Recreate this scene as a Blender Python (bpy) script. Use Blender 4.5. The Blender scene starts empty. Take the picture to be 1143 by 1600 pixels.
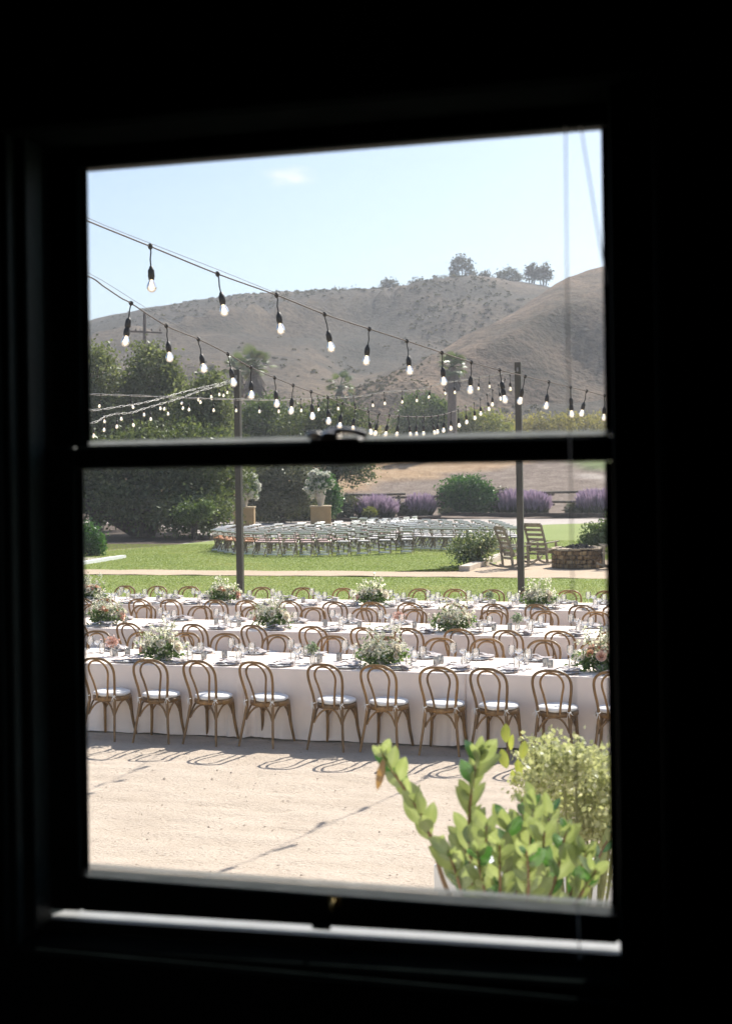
import bpy, math, random
import numpy as np
from mathutils import Vector, Matrix, Euler

SC = bpy.context.scene
COL = SC.collection
PI = math.pi
rnd = random.Random(11)
nr = np.random.default_rng(5)

# ------------------------------------------------------------------ camera
YAW, ROLL, FPX, EYE = math.radians(16.05), 0.0145, 2150.0, 2.88
CAMP = np.array([0.0, 0.0, EYE])
_r0 = np.array([math.cos(YAW), math.sin(YAW), 0.0])
FWD = np.array([-math.sin(YAW), math.cos(YAW), 0.0])
_z = np.array([0.0, 0.0, 1.0])
RGT = math.cos(ROLL) * _r0 - math.sin(ROLL) * _z
UPV = math.sin(ROLL) * _r0 + math.cos(ROLL) * _z
cd = bpy.data.cameras.new('camera')
cam = bpy.data.objects.new('camera', cd)
COL.objects.link(cam)
cam.matrix_world = Matrix(((RGT[0], UPV[0], -FWD[0], 0), (RGT[1], UPV[1], -FWD[1], 0),
                           (RGT[2], UPV[2], -FWD[2], EYE), (0, 0, 0, 1)))
cd.sensor_fit = 'VERTICAL'
cd.sensor_height = 36.0
cd.lens = FPX / 1600 * 36
cd.shift_y = -66 / 1600
cd.clip_start, cd.clip_end = 0.05, 5000
cd.dof.use_dof = True
cd.dof.focus_distance = 15.0
cd.dof.aperture_fstop = 4.2
SC.camera = cam

# ------------------------------------------------------------------ light
SUN_AZ, SUN_EL = math.radians(17.9), math.radians(45)     # azimuth from +Y towards +X
world = bpy.data.worlds.new('World')
SC.world = world
world.use_nodes = True
wn, wl = world.node_tree.nodes, world.node_tree.links
wn.clear()
sky = wn.new('ShaderNodeTexSky')
sky.sky_type = 'NISHITA'
sky.sun_disc = False
sky.sun_elevation = SUN_EL
sky.sun_rotation = SUN_AZ
sky.air_density, sky.dust_density, sky.ozone_density = 1.0, 1.6, 3.5
bg = wn.new('ShaderNodeBackground')
bg.inputs['Strength'].default_value = 0.055
wo = wn.new('ShaderNodeOutputWorld')
wl.new(bg.outputs[0], wo.inputs[0])
# one small wisp of cloud in an otherwise clear sky
tc = wn.new('ShaderNodeTexCoord')
mp = wn.new('ShaderNodeMapping'); mp.inputs['Scale'].default_value = (26, 26, 60)
nz = wn.new('ShaderNodeTexNoise'); nz.inputs['Scale'].default_value = 1.6; nz.inputs['Detail'].default_value = 5
wl.new(tc.outputs['Generated'], mp.inputs[0]); wl.new(mp.outputs[0], nz.inputs['Vector'])
_cv = FWD + (452 - 571.5) / FPX * RGT - (276 - 734) / FPX * UPV
_cv = _cv / np.linalg.norm(_cv)
sb = wn.new('ShaderNodeVectorMath'); sb.operation = 'SUBTRACT'; sb.inputs[1].default_value = tuple(_cv)
sc_ = wn.new('ShaderNodeVectorMath'); sc_.operation = 'MULTIPLY'; sc_.inputs[1].default_value = (1, 1, 2.6)
ln = wn.new('ShaderNodeVectorMath'); ln.operation = 'LENGTH'
wl.new(tc.outputs['Generated'], sb.inputs[0]); wl.new(sb.outputs[0], sc_.inputs[0]); wl.new(sc_.outputs[0], ln.inputs[0])
mr = wn.new('ShaderNodeMapRange'); mr.inputs['From Min'].default_value = 0.005; mr.inputs['From Max'].default_value = 0.024
mr.inputs['To Min'].default_value = 1; mr.inputs['To Max'].default_value = 0
wl.new(ln.outputs['Value'], mr.inputs['Value'])
r2 = wn.new('ShaderNodeMapRange'); r2.inputs['From Min'].default_value = 0.42; r2.inputs['From Max'].default_value = 0.7
wl.new(nz.outputs['Fac'], r2.inputs['Value'])
mu = wn.new('ShaderNodeMath'); mu.operation = 'MULTIPLY'
wl.new(mr.outputs[0], mu.inputs[0]); wl.new(r2.outputs[0], mu.inputs[1])
m2 = wn.new('ShaderNodeMath'); m2.operation = 'MULTIPLY'; m2.inputs[1].default_value = 0.75
wl.new(mu.outputs[0], m2.inputs[0])
mxw = wn.new('ShaderNodeMix'); mxw.data_type = 'RGBA'; mxw.inputs['B'].default_value = (7.6, 7.3, 7.0, 1)
wl.new(m2.outputs[0], mxw.inputs['Factor']); wl.new(sky.outputs[0], mxw.inputs['A']); wl.new(mxw.outputs['Result'], bg.inputs['Color'])

sd = bpy.data.lights.new('sun', 'SUN')
sd.energy = 3.15
sd.angle = math.radians(0.53)
sd.color = (1.0, 0.935, 0.85)
sun = bpy.data.objects.new('sun', sd)
COL.objects.link(sun)
_sv = Vector((math.sin(SUN_AZ) * math.cos(SUN_EL), math.cos(SUN_AZ) * math.cos(SUN_EL), math.sin(SUN_EL)))
sun.rotation_euler = _sv.to_track_quat('Z', 'Y').to_euler()

vs = SC.view_settings
vs.view_transform = 'Standard'
vs.look = 'None'
vs.exposure = 1.56
vs.gamma = 1.0
vs.use_curve_mapping = False
SC.render.engine = 'CYCLES'
SC.cycles.max_bounces = 8
SC.cycles.transparent_max_bounces = 24
SC.cycles.volume_bounces = 0
SC.cycles.use_denoising = True
SC.cycles.sample_clamp_indirect = 6

# ------------------------------------------------------------------ surveying: photo pixel -> place in the yard
def ray(px, py):
    return FWD + (px - 571.5) / FPX * RGT - (py - 734) / FPX * UPV
def gp(px, py, h=0.0):
    d = ray(px, py); return CAMP + d * ((h - EYE) / d[2])
def onY(px, py, Y):
    d = ray(px, py); return CAMP + d * (Y / d[1])
def dep(px, py, D):
    return CAMP + ray(px, py) * D
def pxm(D):
    return FPX / D

# ------------------------------------------------------------------ object helpers
def link(o, parent=None):
    COL.objects.link(o)
    if parent is not None: o.parent = parent
    return o
def tag(o, label=None, cat=None, group=None, kind=None):
    if label: o['label'] = label
    if cat: o['category'] = cat
    if group: o['group'] = group
    if kind: o['kind'] = kind
    return o
def empty(name, loc=(0, 0, 0), rz=0.0, label=None, cat=None, group=None):
    o = bpy.data.objects.new(name, None)
    o.empty_display_size = 0.1
    o.location = tuple(float(v) for v in loc); o.rotation_euler = (0, 0, rz)
    link(o)
    return tag(o, label, cat, group)
def mobj(name, me, parent=None, loc=None, rot=None, scale=None):
    o = bpy.data.objects.new(name, me)
    if loc is not None: o.location = tuple(float(v) for v in loc)
    if rot is not None: o.rotation_euler = rot
    if scale is not None: o.scale = (scale,) * 3 if isinstance(scale, (int, float)) else scale
    return link(o, parent)
KIDS = {}
def copy_tree(src, parent=None):
    c = src.copy(); COL.objects.link(c)
    if parent is not None: c.parent = parent
    for k in list(src.children): copy_tree(k, c)
    return c
ORD = ['zeroth', 'first', 'second', 'third', 'fourth', 'fifth', 'sixth', 'seventh', 'eighth', 'ninth', 'tenth', 'eleventh',
       'twelfth', 'thirteenth', 'fourteenth', 'fifteenth', 'sixteenth', 'seventeenth', 'eighteenth', 'nineteenth', 'twentieth',
       'twenty-first', 'twenty-second', 'twenty-third', 'twenty-fourth', 'twenty-fifth']

class MB:
    """collects shapes and builds ONE mesh"""
    def __init__(s):
        s.v, s.f, s.m, s.sm = [], [], [], []
    def add(s, verts, faces, mi=0, smooth=True):
        b = len(s.v)
        s.v += [tuple(float(c) for c in p) for p in verts]
        for f in faces:
            s.f.append([b + i for i in f]); s.m.append(mi); s.sm.append(smooth)
    def box(s, x0, x1, y0, y1, z0, z1, mi=0, b=0.0):
        if b <= 0:
            vs = [(x0, y0, z0), (x1, y0, z0), (x1, y1, z0), (x0, y1, z0), (x0, y0, z1), (x1, y0, z1), (x1, y1, z1), (x0, y1, z1)]
            s.add(vs, [(0, 3, 2, 1), (4, 5, 6, 7), (0, 1, 5, 4), (1, 2, 6, 5), (2, 3, 7, 6), (3, 0, 4, 7)], mi, False)
            return
        # chamfered box: 24 vertices
        V, idx = [], {}
        for ix, x in ((0, x0), (1, x1)):
            for iy, y in ((0, y0), (1, y1)):
                for iz, z in ((0, z0), (1, z1)):
                    sx, sy, sz = (1 - 2 * ix) * b, (1 - 2 * iy) * b, (1 - 2 * iz) * b
                    for a, p in enumerate(((x, y + sy, z + sz), (x + sx, y, z + sz), (x + sx, y + sy, z))):
                        idx[(ix, iy, iz, a)] = len(V); V.append(p)
        F = []
        I = lambda *k: idx[k]
        for ix in (0, 1):
            F.append([I(ix, 0, 0, 0), I(ix, 1, 0, 0), I(ix, 1, 1, 0), I(ix, 0, 1, 0)][::1 if ix else -1])
        for iy in (0, 1):
            F.append([I(0, iy, 0, 1), I(1, iy, 0, 1), I(1, iy, 1, 1), I(0, iy, 1, 1)][::-1 if iy else 1])
        for iz in (0, 1):
            F.append([I(0, 0, iz, 2), I(1, 0, iz, 2), I(1, 1, iz, 2), I(0, 1, iz, 2)][::1 if iz else -1])
        for ix in (0, 1):
            for iy in (0, 1):
                F.append([I(ix, iy, 0, 0), I(ix, iy, 0, 1), I(ix, iy, 1, 1), I(ix, iy, 1, 0)])
            for iz in (0, 1):
                F.append([I(ix, 0, iz, 0), I(ix, 0, iz, 2), I(ix, 1, iz, 2), I(ix, 1, iz, 0)])
        for iy in (0, 1):
            for iz in (0, 1):
                F.append([I(0, iy, iz, 1), I(0, iy, iz, 2), I(1, iy, iz, 2), I(1, iy, iz, 1)])
        for ix in (0, 1):
            for iy in (0, 1):
                for iz in (0, 1):
                    F.append([I(ix, iy, iz, 0), I(ix, iy, iz, 1), I(ix, iy, iz, 2)])
        s.add(V, F, mi, False)
    def beam(s, a, c, w, h, mi=0, up=(0, 0, 1)):
        """a rectangular bar from a to c, w wide and h high"""
        a, c = Vector(a), Vector(c); d = (c - a).normalized()
        u = Vector(up)
        sd_ = d.cross(u)
        if sd_.length < 1e-4: sd_ = d.cross(Vector((0, 1, 0)))
        sd_.normalize(); u = sd_.cross(d).normalized()
        V = []
        for p in (a, c):
            for sx, sz in ((-1, -1), (1, -1), (1, 1), (-1, 1)):
                V.append(p + sd_ * (sx * w / 2) + u * (sz * h / 2))
        s.add(V, [(0, 1, 2, 3), (7, 6, 5, 4), (0, 4, 5, 1), (1, 5, 6, 2), (2, 6, 7, 3), (3, 7, 4, 0)], mi, False)
    def tube(s, pts, r, n=6, mi=0, cap=True, closed=False, flat=1.0):
        P = [Vector(tuple(float(c) for c in p)) for p in pts]
        R = r if isinstance(r, (list, tuple)) else [r] * len(P)
        N = len(P)
        T = []
        for i in range(N):
            if closed: t = P[(i + 1) % N] - P[i - 1]
            else: t = P[min(i + 1, N - 1)] - P[max(i - 1, 0)]
            T.append(t.normalized() if t.length > 1e-9 else Vector((0, 0, 1)))
        u = T[0].cross(Vector((0.13, 0.31, 0.94)))
        if u.length < 1e-3: u = T[0].cross(Vector((1, 0, 0)))
        u.normalize()
        V = []
        for i in range(N):
            u = u - T[i] * u.dot(T[i]); u.normalize()
            w = T[i].cross(u)
            for k in range(n):
                a = 2 * PI * k / n
                V.append(P[i] + (u * math.cos(a) + w * math.sin(a) * flat) * R[i])
        F = []
        for i in range(N if closed else N - 1):
            j = (i + 1) % N
            for k in range(n):
                F.append((i * n + k, i * n + (k + 1) % n, j * n + (k + 1) % n, j * n + k))
        s.add(V, F, mi, True)
        if cap and not closed:
            s.add(V[:n], [tuple(range(n))[::-1]], mi, False); s.add(V[-n:], [tuple(range(n))], mi, False)
    def lathe(s, prof, n=16, c=(0, 0, 0), mi=0, smooth=True):
        V, F = [], []
        for r, z in prof:
            for k in range(n):
                a = 2 * PI * k / n
                V.append((c[0] + r * math.cos(a), c[1] + r * math.sin(a), c[2] + z))
        for i in range(len(prof) - 1):
            for k in range(n):
                F.append((i * n + k, i * n + (k + 1) % n, (i + 1) * n + (k + 1) % n, (i + 1) * n + k))
        s.add(V, F, mi, smooth)
    def disc(s, r, z, n=16, c=(0, 0), mi=0, up=True):
        V = [(c[0] + r * math.cos(2 * PI * k / n), c[1] + r * math.sin(2 * PI * k / n), z) for k in range(n)]
        s.add(V, [tuple(range(n)) if up else tuple(range(n))[::-1]], mi, False)
    def mesh(s, name, *mats):
        me = bpy.data.meshes.new(name)
        me.from_pydata(s.v, [], s.f)
        for m in mats: me.materials.append(m)
        me.polygons.foreach_set('material_index', s.m)
        me.polygons.foreach_set('use_smooth', s.sm)
        me.update()
        return me
    def obj(s, name, mats, parent=None, **k):
        if not isinstance(mats, (list, tuple)): mats = [mats]
        return mobj(name, s.mesh(name, *mats), parent, **k)

def np_mesh(name, V, F, mats, tone=None, smooth=False, mi=None):
    """numpy verts (N,3), faces (M,3|4)"""
    V = np.asarray(V, dtype=np.float32); F = np.asarray(F, dtype=np.int32)
    me = bpy.data.meshes.new(name)
    k = F.shape[1]
    me.vertices.add(len(V)); me.vertices.foreach_set('co', V.ravel())
    me.loops.add(F.size); me.loops.foreach_set('vertex_index', F.ravel())
    me.polygons.add(len(F)); me.polygons.foreach_set('loop_start', np.arange(0, F.size, k, dtype=np.int32))
    me.polygons.foreach_set('loop_total', np.full(len(F), k, dtype=np.int32))
    me.polygons.foreach_set('use_smooth', np.full(len(F), smooth))
    for m in (mats if isinstance(mats, (list, tuple)) else [mats]): me.materials.append(m)
    if mi is not None: me.polygons.foreach_set('material_index', np.asarray(mi, dtype=np.int32))
    if tone is not None:
        at = me.attributes.new('tone', 'FLOAT', 'POINT'); at.data.foreach_set('value', np.asarray(tone, dtype=np.float32))
    me.update(calc_edges=True)
    return me

def vnoise(x, y, seed=0):
    """smooth value noise in [-1,1], numpy arrays"""
    g = np.random.default_rng(seed).random((256, 256)) * 2 - 1
    xi, yi = np.floor(x).astype(int), np.floor(y).astype(int)
    fx, fy = x - xi, y - yi
    fx, fy = fx * fx * (3 - 2 * fx), fy * fy * (3 - 2 * fy)
    a, b = g[xi % 256, yi % 256], g[(xi + 1) % 256, yi % 256]
    c, d = g[xi % 256, (yi + 1) % 256], g[(xi + 1) % 256, (yi + 1) % 256]
    return (a * (1 - fx) + b * fx) * (1 - fy) + (c * (1 - fx) + d * fx) * fy
def fbm(x, y, seed=0, octv=4):
    s, a = 0, 1.0
    for o in range(octv):
        s = s + a * vnoise(x * 2 ** o + 17.3 * o, y * 2 ** o - 9.1 * o, seed + o); a *= 0.5
    return s

# ------------------------------------------------------------------ materials
def nt(name):
    m = bpy.data.materials.new(name); m.use_nodes = True
    n, l = m.node_tree.nodes, m.node_tree.links
    n.clear()
    out = n.new('ShaderNodeOutputMaterial')
    return m, n, l, out
def coords(n, l, scale=(1, 1, 1), kind='Object'):
    t = n.new('ShaderNodeTexCoord'); mp = n.new('ShaderNodeMapping'); mp.inputs['Scale'].default_value = scale
    l.new(t.outputs[kind], mp.inputs[0]); return mp.outputs[0]
def noise(n, l, vec, scale, detail=4, rough=0.55, dist=0.0):
    q = n.new('ShaderNodeTexNoise'); q.inputs['Scale'].default_value = scale; q.inputs['Detail'].default_value = detail
    q.inputs['Roughness'].default_value = rough; q.inputs['Distortion'].default_value = dist
    if vec is not None: l.new(vec, q.inputs['Vector'])
    return q.outputs['Fac']
def ramp(n, l, fac, stops):
    r = n.new('ShaderNodeValToRGB'); e = r.color_ramp.elements
    while len(e) < len(stops): e.new(0.5)
    for k, (p, c) in enumerate(stops):
        e[k].position = p; e[k].color = (*c, 1)
    l.new(fac, r.inputs['Fac']); return r.outputs['Color']
def bump(n, l, h, strength=0.3, dist=0.01):
    b = n.new('ShaderNodeBump'); b.inputs['Strength'].default_value = strength; b.inputs['Distance'].default_value = dist
    l.new(h, b.inputs['Height']); return b.outputs['Normal']
def hue(c, k): return tuple(max(0.0, min(1.0, v * k)) for v in c)

def solid(name, c, rough=0.5, var=0.25, scale=8.0, bmp=0.15, bdist=0.004, metal=0.0, c2=None, stretch=(1, 1, 1), spec=0.5, sheen=0.0, ior=None):
    """principled with noise-varied colour and fine relief"""
    m, n, l, out = nt(name)
    p = n.new('ShaderNodeBsdfPrincipled'); l.new(p.outputs[0], out.inputs['Surface'])
    v = coords(n, l, stretch)
    f = noise(n, l, v, scale, 6)
    lo, hi = (c2, c) if c2 else (hue(c, 1 - var), hue(c, 1 + var))
    l.new(ramp(n, l, f, [(0.3, lo), (0.7, hi)]), p.inputs['Base Color'])
    p.inputs['Roughness'].default_value = rough; p.inputs['Metallic'].default_value = metal
    p.inputs['Specular IOR Level'].default_value = spec
    if ior: p.inputs['IOR'].default_value = ior
    if bmp > 0:
        l.new(bump(n, l, noise(n, l, v, scale * 5, 4), bmp, bdist), p.inputs['Normal'])
    return m
def leafmat(name, stops, trans=0.35, gloss=0.05, rough=0.4, tcol=None, nscale=0.0):
    """leaf colours by the leaf's own tone attribute; light passes through"""
    m, n, l, out = nt(name)
    at = n.new('ShaderNodeAttribute'); at.attribute_name = 'tone'
    col = ramp(n, l, at.outputs['Fac'], stops)
    d = n.new('ShaderNodeBsdfDiffuse'); t = n.new('ShaderNodeBsdfTranslucent'); g = n.new('ShaderNodeBsdfGlossy')
    g.inputs['Roughness'].default_value = rough; g.inputs['Color'].default_value = (0.9, 0.95, 0.9, 1)
    l.new(col, d.inputs['Color'])
    mxc = n.new('ShaderNodeMix'); mxc.data_type = 'RGBA'; mxc.blend_type = 'MULTIPLY'; mxc.inputs['Factor'].default_value = 1
    mxc.inputs['B'].default_value = (*(tcol or (1.25, 1.3, 0.7)), 1)
    l.new(col, mxc.inputs['A']); l.new(mxc.outputs['Result'], t.inputs['Color'])
    a = n.new('ShaderNodeMixShader'); a.inputs[0].default_value = trans
    l.new(d.outputs[0], a.inputs[1]); l.new(t.outputs[0], a.inputs[2])
    b = n.new('ShaderNodeMixShader'); b.inputs[0].default_value = gloss
    l.new(a.outputs[0], b.inputs[1]); l.new(g.outputs[0], b.inputs[2])
    l.new(b.outputs[0], out.inputs['Surface'])
    return m
def thin_glass(name, tint=(1, 1, 1), frost=0.0, refl=1.0, rough=0.02):
    m, n, l, out = nt(name)
    t = n.new('ShaderNodeBsdfTransparent'); t.inputs['Color'].default_value = (*tint, 1)
    g = n.new('ShaderNodeBsdfGlossy'); g.inputs['Roughness'].default_value = rough
    lw = n.new('ShaderNodeFresnel'); lw.inputs['IOR'].default_value = 1.5
    mu = n.new('ShaderNodeMath'); mu.operation = 'MULTIPLY'; mu.inputs[1].default_value = refl; mu.use_clamp = True
    l.new(lw.outputs[0], mu.inputs[0])
    a = n.new('ShaderNodeMixShader'); l.new(mu.outputs[0], a.inputs[0])
    base = t.outputs[0]
    if frost > 0:
        d = n.new('ShaderNodeBsdfTranslucent'); d.inputs['Color'].default_value = (1, 0.96, 0.9, 1)
        d2 = n.new('ShaderNodeBsdfDiffuse'); d2.inputs['Color'].default_value = (0.9, 0.88, 0.85, 1)
        dd = n.new('ShaderNodeMixShader'); dd.inputs[0].default_value = 0.3
        l.new(d.outputs[0], dd.inputs[1]); l.new(d2.outputs[0], dd.inputs[2])
        b = n.new('ShaderNodeMixShader'); b.inputs[0].default_value = frost
        l.new(t.outputs[0], b.inputs[1]); l.new(dd.outputs[0], b.inputs[2]); base = b.outputs[0]
    l.new(base, a.inputs[1]); l.new(g.outputs[0], a.inputs[2]); l.new(a.outputs[0], out.inputs['Surface'])
    return m
def ground_mat(name, stops, scale, stretch=(1, 1, 1), rough=0.95, b=0.5, bd=0.02, fine=60.0, finestops=None, big=0.25, bigmix=0.35):
    """ground: large patches, mid mottling and fine grain, each its own octave"""
    m, n, l, out = nt(name)
    p = n.new('ShaderNodeBsdfPrincipled'); l.new(p.outputs[0], out.inputs['Surface'])
    p.inputs['Roughness'].default_value = rough; p.inputs['Specular IOR Level'].default_value = 0.15
    v = coords(n, l, stretch)
    f1 = noise(n, l, v, scale, 8, 0.62)
    f2 = noise(n, l, v, big, 3)
    mx = n.new('ShaderNodeMix'); mx.data_type = 'FLOAT'; mx.inputs['Factor'].default_value = bigmix
    l.new(f1, mx.inputs['A']); l.new(f2, mx.inputs['B'])
    col = ramp(n, l, mx.outputs['Result'], stops)
    f3 = noise(n, l, v, fine, 3, 0.7)
    fc = ramp(n, l, f3, finestops or [(0.3, (0.75, 0.75, 0.75)), (0.65, (1.1, 1.1, 1.1))])
    mc = n.new('ShaderNodeMix'); mc.data_type = 'RGBA'; mc.blend_type = 'MULTIPLY'; mc.inputs['Factor'].default_value = 1
    l.new(col, mc.inputs['A']); l.new(fc, mc.inputs['B']); l.new(mc.outputs['Result'], p.inputs['Base Color'])
    ad = n.new('ShaderNodeMath'); ad.operation = 'ADD'; l.new(f1, ad.inputs[0]); l.new(f3, ad.inputs[1])
    l.new(bump(n, l, ad.outputs[0], b, bd), p.inputs['Normal'])
    return m

M = {}
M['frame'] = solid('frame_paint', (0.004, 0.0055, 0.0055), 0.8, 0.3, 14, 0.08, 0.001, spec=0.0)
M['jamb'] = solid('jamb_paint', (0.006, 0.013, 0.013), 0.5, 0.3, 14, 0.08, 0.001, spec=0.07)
M['wallin'] = solid('dark_wall', (0.006, 0.007, 0.007), 0.9, 0.2, 3, 0.1, 0.002, spec=0.0)  # darkness of the unlit room is put into this colour
M['floorin'] = solid('dark_floorboards', (0.014, 0.011, 0.009), 0.6, 0.3, 6, 0.1, 0.002, stretch=(1, 8, 1), spec=0.1)
M['sillout'] = solid('weathered_sill', (0.24, 0.25, 0.25), 0.5, 0.12, 20, 0.1, 0.001)
M['siding'] = solid('house_siding', (0.5, 0.5, 0.47), 0.7, 0.1, 4, 0.1, 0.002)
M['brass'] = solid('brass', (0.55, 0.38, 0.14), 0.22, 0.2, 20, 0.05, 0.001, metal=1)
M['steel'] = solid('steel', (0.75, 0.7, 0.64), 0.33, 0.15, 30, 0.05, 0.001, metal=1)
M['pane'] = thin_glass('window_glass', (0.97, 0.985, 0.98), 0.006, 0.5)
for _n in M['pane'].node_tree.nodes:                          # a faint white film added as veiling glare, thicker in smears
    if _n.type == 'MIX_SHADER' and abs(_n.inputs[0].default_value - 0.006) < 1e-5:
        _nn, _ll = M['pane'].node_tree.nodes, M['pane'].node_tree.links
        _f = noise(_nn, _ll, coords(_nn, _ll, (3, 3, 1.2)), 2.5, 6, .6, 1.2)
        _m = _nn.new('ShaderNodeMapRange'); _m.inputs['From Min'].default_value = .35; _m.inputs['From Max'].default_value = .8
        _m.inputs['To Min'].default_value = 0.0015; _m.inputs['To Max'].default_value = 0.0075
        _ll.new(_f, _m.inputs['Value']); _ll.new(_m.outputs[0], _n.inputs[0])
M['glassware'] = thin_glass('clear_glassware', (0.98, 0.98, 0.98), 0.16, 1.7, 0.03)  # white frost mixed in stands for the sparkle on the glasses
M['bulbglass'] = thin_glass('bulb_glass', (1, 0.98, 0.95), 0.72, 1.0, 0.05)
M['cord'] = solid('cotton_cord', (0.42, 0.4, 0.42), 0.9, 0.1, 60, 0.1, 0.001)
M['chairwood'] = solid('bentwood', (0.28, 0.155, 0.053), 0.4, 0.0, 9, 0.15, 0.002, c2=(0.15, 0.08, 0.026), stretch=(3, 3, 0.8))
_nn, _ll = M['chairwood'].node_tree.nodes, M['chairwood'].node_tree.links   # every chair weathered a little differently
_p = [q for q in _nn if q.type == 'BSDF_PRINCIPLED'][0]; _src = _p.inputs['Base Color'].links[0].from_socket
_oi = _nn.new('ShaderNodeObjectInfo'); _mr = _nn.new('ShaderNodeMapRange'); _mr.inputs['To Min'].default_value = .72; _mr.inputs['To Max'].default_value = 1.3
_hs = _nn.new('ShaderNodeHueSaturation'); _ll.new(_oi.outputs['Random'], _mr.inputs['Value']); _ll.new(_mr.outputs[0], _hs.inputs['Value'])
_ll.new(_src, _hs.inputs['Color']); _ll.new(_hs.outputs[0], _p.inputs['Base Color'])
M['cushion'] = solid('white_cushion', (0.78, 0.77, 0.75), 0.9, 0.04, 30, 0.2, 0.002)
M['cloth'] = solid('white_tablecloth', (0.88, 0.76, 0.675), 0.9, 0.03, 5, 0.25, 0.003)
M['porcelain'] = solid('porcelain', (0.78, 0.77, 0.75), 0.15, 0.03, 10, 0.0)
M['napkin'] = solid('grey_linen', (0.5, 0.455, 0.45), 0.95, 0.12, 40, 0.3, 0.002)
M['napkinw'] = solid('white_linen', (0.72, 0.7, 0.7), 0.95, 0.06, 40, 0.3, 0.002)
M['cutlery'] = solid('cutlery_steel', (0.72, 0.7, 0.67), 0.3, 0.1, 30, 0.0, metal=1)
M['wax'] = solid('white_wax', (0.75, 0.72, 0.68), 0.5, 0.05, 20, 0.0)
M['votive'] = thin_glass('milky_glass', (0.95, 0.95, 0.95), 0.6, 1.2, 0.05)
M['ceramic'] = solid('grey_ceramic', (0.45, 0.44, 0.42), 0.4, 0.15, 12, 0.1, 0.001)
M['rubber'] = solid('black_rubber', (0.014, 0.013, 0.012), 0.55, 0.3, 30, 0.05, 0.001)
M['wire'] = solid('cable_jacket', (0.09, 0.07, 0.058), 0.7, 0.25, 40, 0.05, 0.001)
M['wirepale'] = solid('pale_cable_jacket', (0.42, 0.4, 0.36), 0.35, 0.2, 40, 0.05, 0.001)
M['guy'] = solid('steel_wire', (0.2, 0.2, 0.2), 0.7, 0.1, 30, 0.0, metal=0, spec=.2)
M['post'] = solid('post_paint', (0.045, 0.042, 0.032), 0.6, 0.2, 6, 0.3, 0.004, stretch=(6, 6, 0.6))
M['bark'] = solid('bark', (0.075, 0.058, 0.045), 0.95, 0.45, 5, 0.8, 0.05, stretch=(3, 3, 0.7))
M['palmbark'] = solid('palm_bark', (0.17, 0.14, 0.12), 0.95, 0.35, 3, 0.8, 0.06, stretch=(1, 1, 5))
M['fencewood'] = solid('weathered_fence', (0.17, 0.14, 0.105), 0.9, 0.35, 5, 0.5, 0.01, stretch=(1, 1, 1))
M['rockerwood'] = solid('weathered_teak', (0.25, 0.21, 0.155), 0.8, 0.3, 6, 0.3, 0.004)
M['timber'] = solid('timber_kerb', (0.55, 0.47, 0.38), 0.9, 0.25, 4, 0.4, 0.006)
M['darktimber'] = solid('dark_timber', (0.055, 0.04, 0.032), 0.9, 0.35, 4, 0.4, 0.006)
M['concrete'] = solid('pale_concrete', (0.55, 0.53, 0.5), 0.9, 0.12, 5, 0.4, 0.005)
M['whitepaint'] = solid('white_paint', (0.8, 0.8, 0.79), 0.5, 0.04, 8, 0.1, 0.001)
M['pedestal'] = solid('tan_plaster', (0.36, 0.25, 0.12), 0.9, 0.12, 3, 0.3, 0.006)
M['pedcap'] = solid('tan_cap', (0.5, 0.4, 0.26), 0.9, 0.12, 3, 0.3, 0.006)
M['urn'] = solid('stone_urn', (0.42, 0.38, 0.32), 0.85, 0.2, 5, 0.4, 0.01)
M['foldwood'] = solid('dark_folding_wood', (0.17, 0.128, 0.1), 0.3, 0.25, 9, 0.1, 0.002)
M['padwhite'] = solid('ivory_pad', (0.74, 0.68, 0.66), 0.5, 0.05, 10, 0.1, 0.002)
M['padpink'] = solid('blush_pad', (0.62, 0.42, 0.38), 0.5, 0.08, 10, 0.1, 0.002)  # pink of bounced light put into the pad colour
M['padrust'] = solid('rust_pad', (0.5, 0.22, 0.1), 0.5, 0.1, 10, 0.1, 0.002)  # orange of bounced light put into the pad colour
M['lava'] = solid('lava_rock', (0.02, 0.018, 0.02), 0.95, 0.4, 9, 0.8, 0.02)
M['ironwire'] = solid('rusty_wire', (0.07, 0.05, 0.035), 0.7, 0.3, 20, 0.1, 0.001)
STONES = [solid('stone_tan', (0.3, 0.2, 0.1), 0.9, 0.3, 7, 0.8, 0.03), solid('stone_brown', (0.19, 0.12, 0.06), 0.9, 0.35, 7, 0.8, 0.03),
          solid('stone_buff', (0.4, 0.285, 0.155), 0.9, 0.25, 7, 0.8, 0.03)]
M['capstone'] = solid('cap_stone', (0.42, 0.34, 0.24), 0.9, 0.2, 7, 0.6, 0.02)
M['polewood'] = solid('pole_wood', (0.13, 0.11, 0.1), 0.9, 0.25, 4, 0.3, 0.01)
M['deadleaf'] = leafmat('dead_leaf', [(0, (0.2, 0.1, 0.04)), (1, (0.32, 0.18, 0.07))])
# ================================================================== terrain
def zt_np(x, y):
    D = x * FWD[0] + y * FWD[1]
    t = np.clip((D - 90) / 50, 0, 1)
    return 4.2 * t * t * (3 - 2 * t)
def zt(x, y): return float(zt_np(np.array([x]), np.array([y]))[0])
def gt(px, py):
    """where a sight line meets the rising field"""
    d = ray(px, py); t = 40.0
    while t < 175:
        p = CAMP + d * t
        if p[2] <= zt(p[0], p[1]): return p
        t += 0.25
    return CAMP + d * 172
def base_at(px, D):
    """the ground below a sight column px at depth D"""
    p = CAMP + ray(px, 734) * D
    return np.array([p[0], p[1], zt(p[0], p[1])])

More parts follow.
